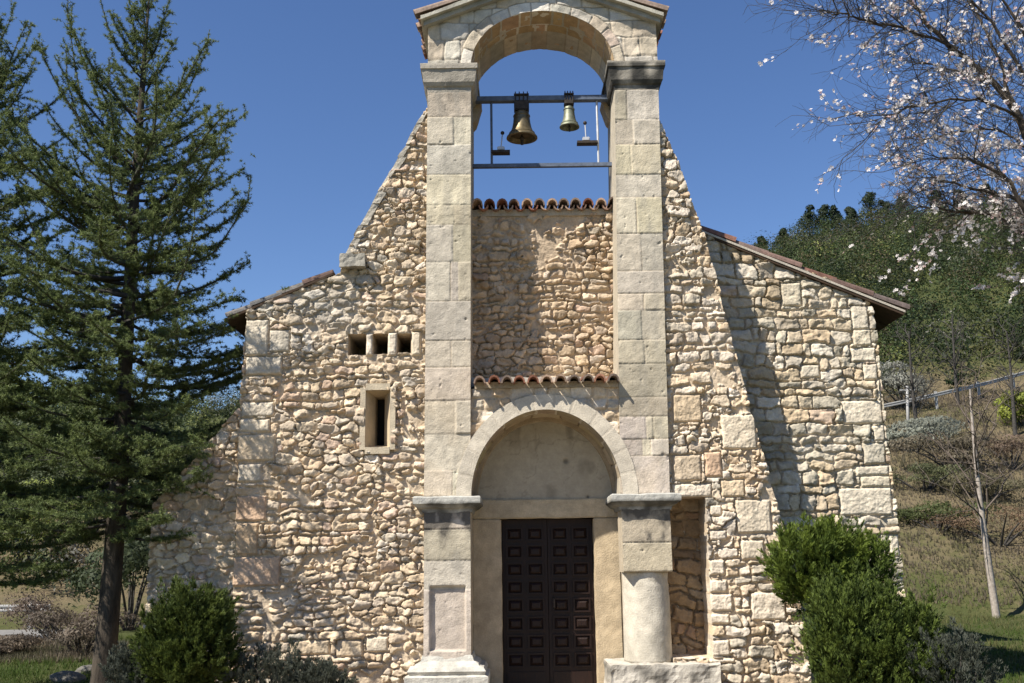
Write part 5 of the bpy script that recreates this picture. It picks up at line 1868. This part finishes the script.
bush(905, 408, 0, 2.8, 1.9, (.24, .24, .20), 'pale flowering bush on the slope just right of the eave', seed=3, nl=2600, sz=.06)
bush(915, 452, 0, 3.4, 1.3, (.19, .20, .16), 'grey green bush below the rail near the church corner', seed=4, nl=2600, sz=.06)
bush(1026, 428, 0, 1.6, 1.5, (.20, .23, .04), 'bright yellow green bush at the right edge below the rail', seed=5, nl=2600, sz=.06)
bush(938, 530, 0, 2.0, .8, (.075, .09, .03), 'low olive bush in the dry grass left of the pale trunk', seed=21, nl=1600, sz=.05)
bush(1000, 545, 0, 2.4, 1.1, (.15, .10, .06), 'brown twiggy bush just behind the pale trunk', seed=22, nl=2200, sz=.035)
bush(955, 470, 0, 2.6, 1.2, (.13, .11, .075), 'grey brown bush in the middle of the dry slope', seed=23, nl=2200, sz=.045)
bush(985, 500, 0, 2.2, .9, (.11, .10, .055), 'brownish low bush on the dry slope left of the pale tree crown', seed=24, nl=1800, sz=.045)
bush(1012, 470, 0, 2.4, 1.4, (.14, .10, .07), 'reddish brown bush on the dry slope at the right edge', seed=25, nl=2200, sz=.04)
bush(925, 490, 0, 1.8, .8, (.10, .11, .05), 'small olive bush on the dry slope close to the church corner', seed=26, nl=1500, sz=.045)
bush(28, 590, 34, 4.2, 2.6, (.17, .20, .04), 'yellow green bush behind the road rail at the left', seed=7, nl=2600)
bush(62, 612, 22, 1.9, 1.0, (.14, .105, .08), 'brown twiggy bush between the road and the cedar', seed=8, nl=2200, sz=.03)
bush(84, 622, 19, 1.5, .9, (.12, .095, .07), 'small brown twiggy bush just left of the cedar trunk', seed=28, nl=1800, sz=.03)
bush(20, 634, 19.5, 1.6, .35, (.13, .10, .07), 'low brown brush at the near side of the road', seed=29, nl=1500, sz=.03)
bush(132, 590, 26, 2.6, 2.2, (.05, .065, .03), 'dark green bush between the cedar trunk and the lean-to wall', seed=9, nl=2400)
bush(90, 560, 40, 5.5, 3.6, (.06, .075, .03), 'large green bush behind the cedar trunk', seed=10, nl=3000)
bush(8, 540, 52, 6.5, 5.5, (.05, .07, .026), 'tall dark green bush at the left edge behind the road', seed=12, nl=3600, sz=.12)
bush(48, 545, 46, 6.0, 4.6, (.075, .095, .03), 'mid green tall bush behind the road left of the cedar trunk', seed=13, nl=3400, sz=.11)
bush(130, 545, 46, 6.0, 4.8, (.04, .056, .024), 'very dark tall bush seen between the cedar trunk and the church corner', seed=14, nl=3400, sz=.11)

# ---- roads with guard rails
M_ROAD = mat_plain('worn_asphalt', (.15, .145, .135), (.22, .21, .195), 6, .95, .1)


def ribbon(name, pts, w, mat, lift=.03):
    V = []; Q = []
    for i, p in enumerate(pts):
        a = np.array(pts[max(0, i - 1)]); b_ = np.array(pts[min(len(pts) - 1, i + 1)])
        d = b_ - a; d = d / np.linalg.norm(d[:2]); nrm = np.array((-d[1], d[0]))
        for s_ in (-.5, .5):
            q = np.array(p)[:2] + nrm * w * s_
            V.append((q[0], q[1], p[2] + lift))
        if i: Q.append((2 * i - 2, 2 * i - 1, 2 * i + 1, 2 * i))
    V = np.array(V); n0 = len(V)
    Vb = V.copy(); Vb[:, 2] -= .5
    V = np.concatenate([V, Vb])
    QQ = list(Q)
    for i in range(1, len(pts)):
        QQ.append((2 * i - 2, 2 * i, n0 + 2 * i, n0 + 2 * i - 2)); QQ.append((2 * i + 1, 2 * i - 1, n0 + 2 * i - 1, n0 + 2 * i + 1))
    return link(name, mesh_np(name, V, np.array(QQ), None, None, False), mat)


def rail(pts, label, spacing=2.0, h=.72):
    p0 = np.array(pts)
    root = empty('guard_rail', tuple(p0[0]), label, 'guard rail')
    seg = np.linalg.norm(np.diff(p0, axis=0), axis=1); cum = np.concatenate([[0], np.cumsum(seg)])
    at_ = lambda s_: np.array([np.interp(s_, cum, p0[:, c]) for c in range(3)])
    bm = bmesh.new()
    N = max(2, int(cum[-1] / 1.0))
    prof = [(0, -.085), (.03, -.065), (.03, -.03), (0, 0), (.03, .03), (.03, .065), (0, .085)]
    rows = []
    for i in range(N + 1):
        q = at_(cum[-1] * i / N)
        rows.append([bm.verts.new((q[0], q[1] - a, q[2] + h - .16 + b_)) for a, b_ in prof] + [bm.verts.new((q[0], q[1] + .012 - a, q[2] + h - .16 + b_)) for a, b_ in prof[::-1]])
    for i in range(N):
        m_ = len(rows[0])
        for k in range(m_): bm.faces.new((rows[i][k], rows[i][(k + 1) % m_], rows[i + 1][(k + 1) % m_], rows[i + 1][k]))
    bm_obj('beam', bm, M_RAIL, root)
    s_ = .3
    while s_ < cum[-1]:
        q = at_(s_)
        bm = bmesh.new(); add_box(bm, q[0] - .05, q[0] + .05, q[1] + .013, q[1] + .11, q[2] - .5, q[2] + h)
        bm_obj('post', bm, M_RAIL, root)
        s_ += spacing


yr = 11.2
pts = [(x, yr, .05) for x in np.linspace(-70, -9.9, 30)]
r1 = ribbon('road', pts, 3.4, M_ROAD); tag(r1, 'pale asphalt road passing behind the trees at the left', 'road', kind='structure')
rail([(-40, yr + 2.0, .0), (-11.2, yr + 2.0, .0)], 'grey steel guard rail along the road at the left edge', 4.0)
# hillside road climbing to the right
hp = []
for px, py in zip(np.linspace(872, 1060, 22), np.interp(np.linspace(872, 1060, 22), [872, 960, 1024, 1060], [423.5, 405, 386.5, 375])):
    q = hit(px, py)
    hp.append((q[0], q[1], q[2]))
hp = np.array(hp)
for _ in range(4): hp[1:-1] = (hp[:-2] + hp[1:-1] + hp[2:]) / 3
hp[:, 2] = np.maximum(hp[:, 2], terrain_h(hp[:, 0], hp[:, 1]) + .05)
rail([tuple(q) for q in hp], 'grey guard rail climbing the hillside to the right', 3.0)
hr_ = hp.copy(); hr_[:, 1] += 2.2; hr_[:, 2] = hp[:, 2] - .05
r2 = ribbon('hillside_road', [tuple(q) for q in hr_], 3.2, M_ROAD, 0); tag(r2, 'narrow road cut into the hillside behind its guard rail', 'road', kind='structure')
# pale post beside it
pp0 = hit(908, 434)
pp1 = pt(907, 386, pp0[1])
root = empty('utility_pole', tuple(pp0), 'slim pale pole on the slope right of the church roof', 'pole')
bm = bmesh.new(); add_tube(bm, [(pp0[0], pp0[1], pp0[2] - .3), (pp1[0], pp1[1], pp1[2])], [.07, .05], 10)
bm_obj('pole_shaft', bm, M_RAIL, root, smooth=True)
bm = bmesh.new(); add_box(bm, pp1[0] - .3, pp1[0] + .3, pp1[1] - .03, pp1[1] + .03, pp1[2] - .2, pp1[2] - .13)
bm_obj('crossarm', bm, M_RAIL, root)


# ---- grass
def grass(name, pts, hgt, wid, cols, seed, label):
    rng = np.random.default_rng(seed)
    n = len(pts)
    z = terrain_h(pts[:, 0], pts[:, 1])
    P = np.stack([pts[:, 0], pts[:, 1], z - .01], -1)
    pick = (fbm(pts[:, 0] * .8, pts[:, 1] * .8, seed, 3) + rng.normal(0, .15, n)) > .02
    c = np.where(pick[:, None], np.array(cols[1])[None], np.array(cols[0])[None])
    V, T, C = blades(P, np.tile((0, 0, 1.), (n, 1)), hgt * (1 + 1.7 * fbm(pts[:, 0] * 1.3, pts[:, 1] * 1.3, seed + 4, 3)), wid, rng, .28, 4, c, .3)
    o = link(name, mesh_np(name, V, None, T, C, False), M_BROAD)
    tag(o, label, 'grass', kind='stuff')


rng = np.random.default_rng(5)
def region(n, xr_, yr_):
    return np.stack([rng.uniform(*xr_, n), rng.uniform(*yr_, n)], -1)
gl = np.concatenate([region(16000, (-9, -3.3), (-5, 4)), region(9000, (-14, -5), (4, 11))])
gl = gl[~((gl[:, 1] > -.05) & (gl[:, 0] > -4.3))]
grass('grass', gl, .10, .010, [(.075, .115, .024), (.11, .14, .035)], 71, 'short fresh green grass left of the church')
gr = np.concatenate([region(16000, (2.5, 13), (-5, 6)), region(12000, (5, 20), (6, 17))])
gr = gr[~((gr[:, 1] > -.4) & (gr[:, 0] < 5.0))]
gr = gr[~((gr[:, 1] > 5) & (gr[:, 1] < 9) & (gr[:, 0] < 6.8))]
grass('grass', gr, .10, .012, [(.070, .11, .022), (.13, .13, .05)], 73, 'patchy green grass right of the church')
gd = np.concatenate([region(34000, (8, 26), (15, 34)), region(8000, (-14, -5.5), (5.5, 9.2))])
grass('dry_grass', gd, .15, .022, [(.165, .135, .095), (.11, .10, .06)], 75, 'dry brown grass on the lower slopes and along the road')
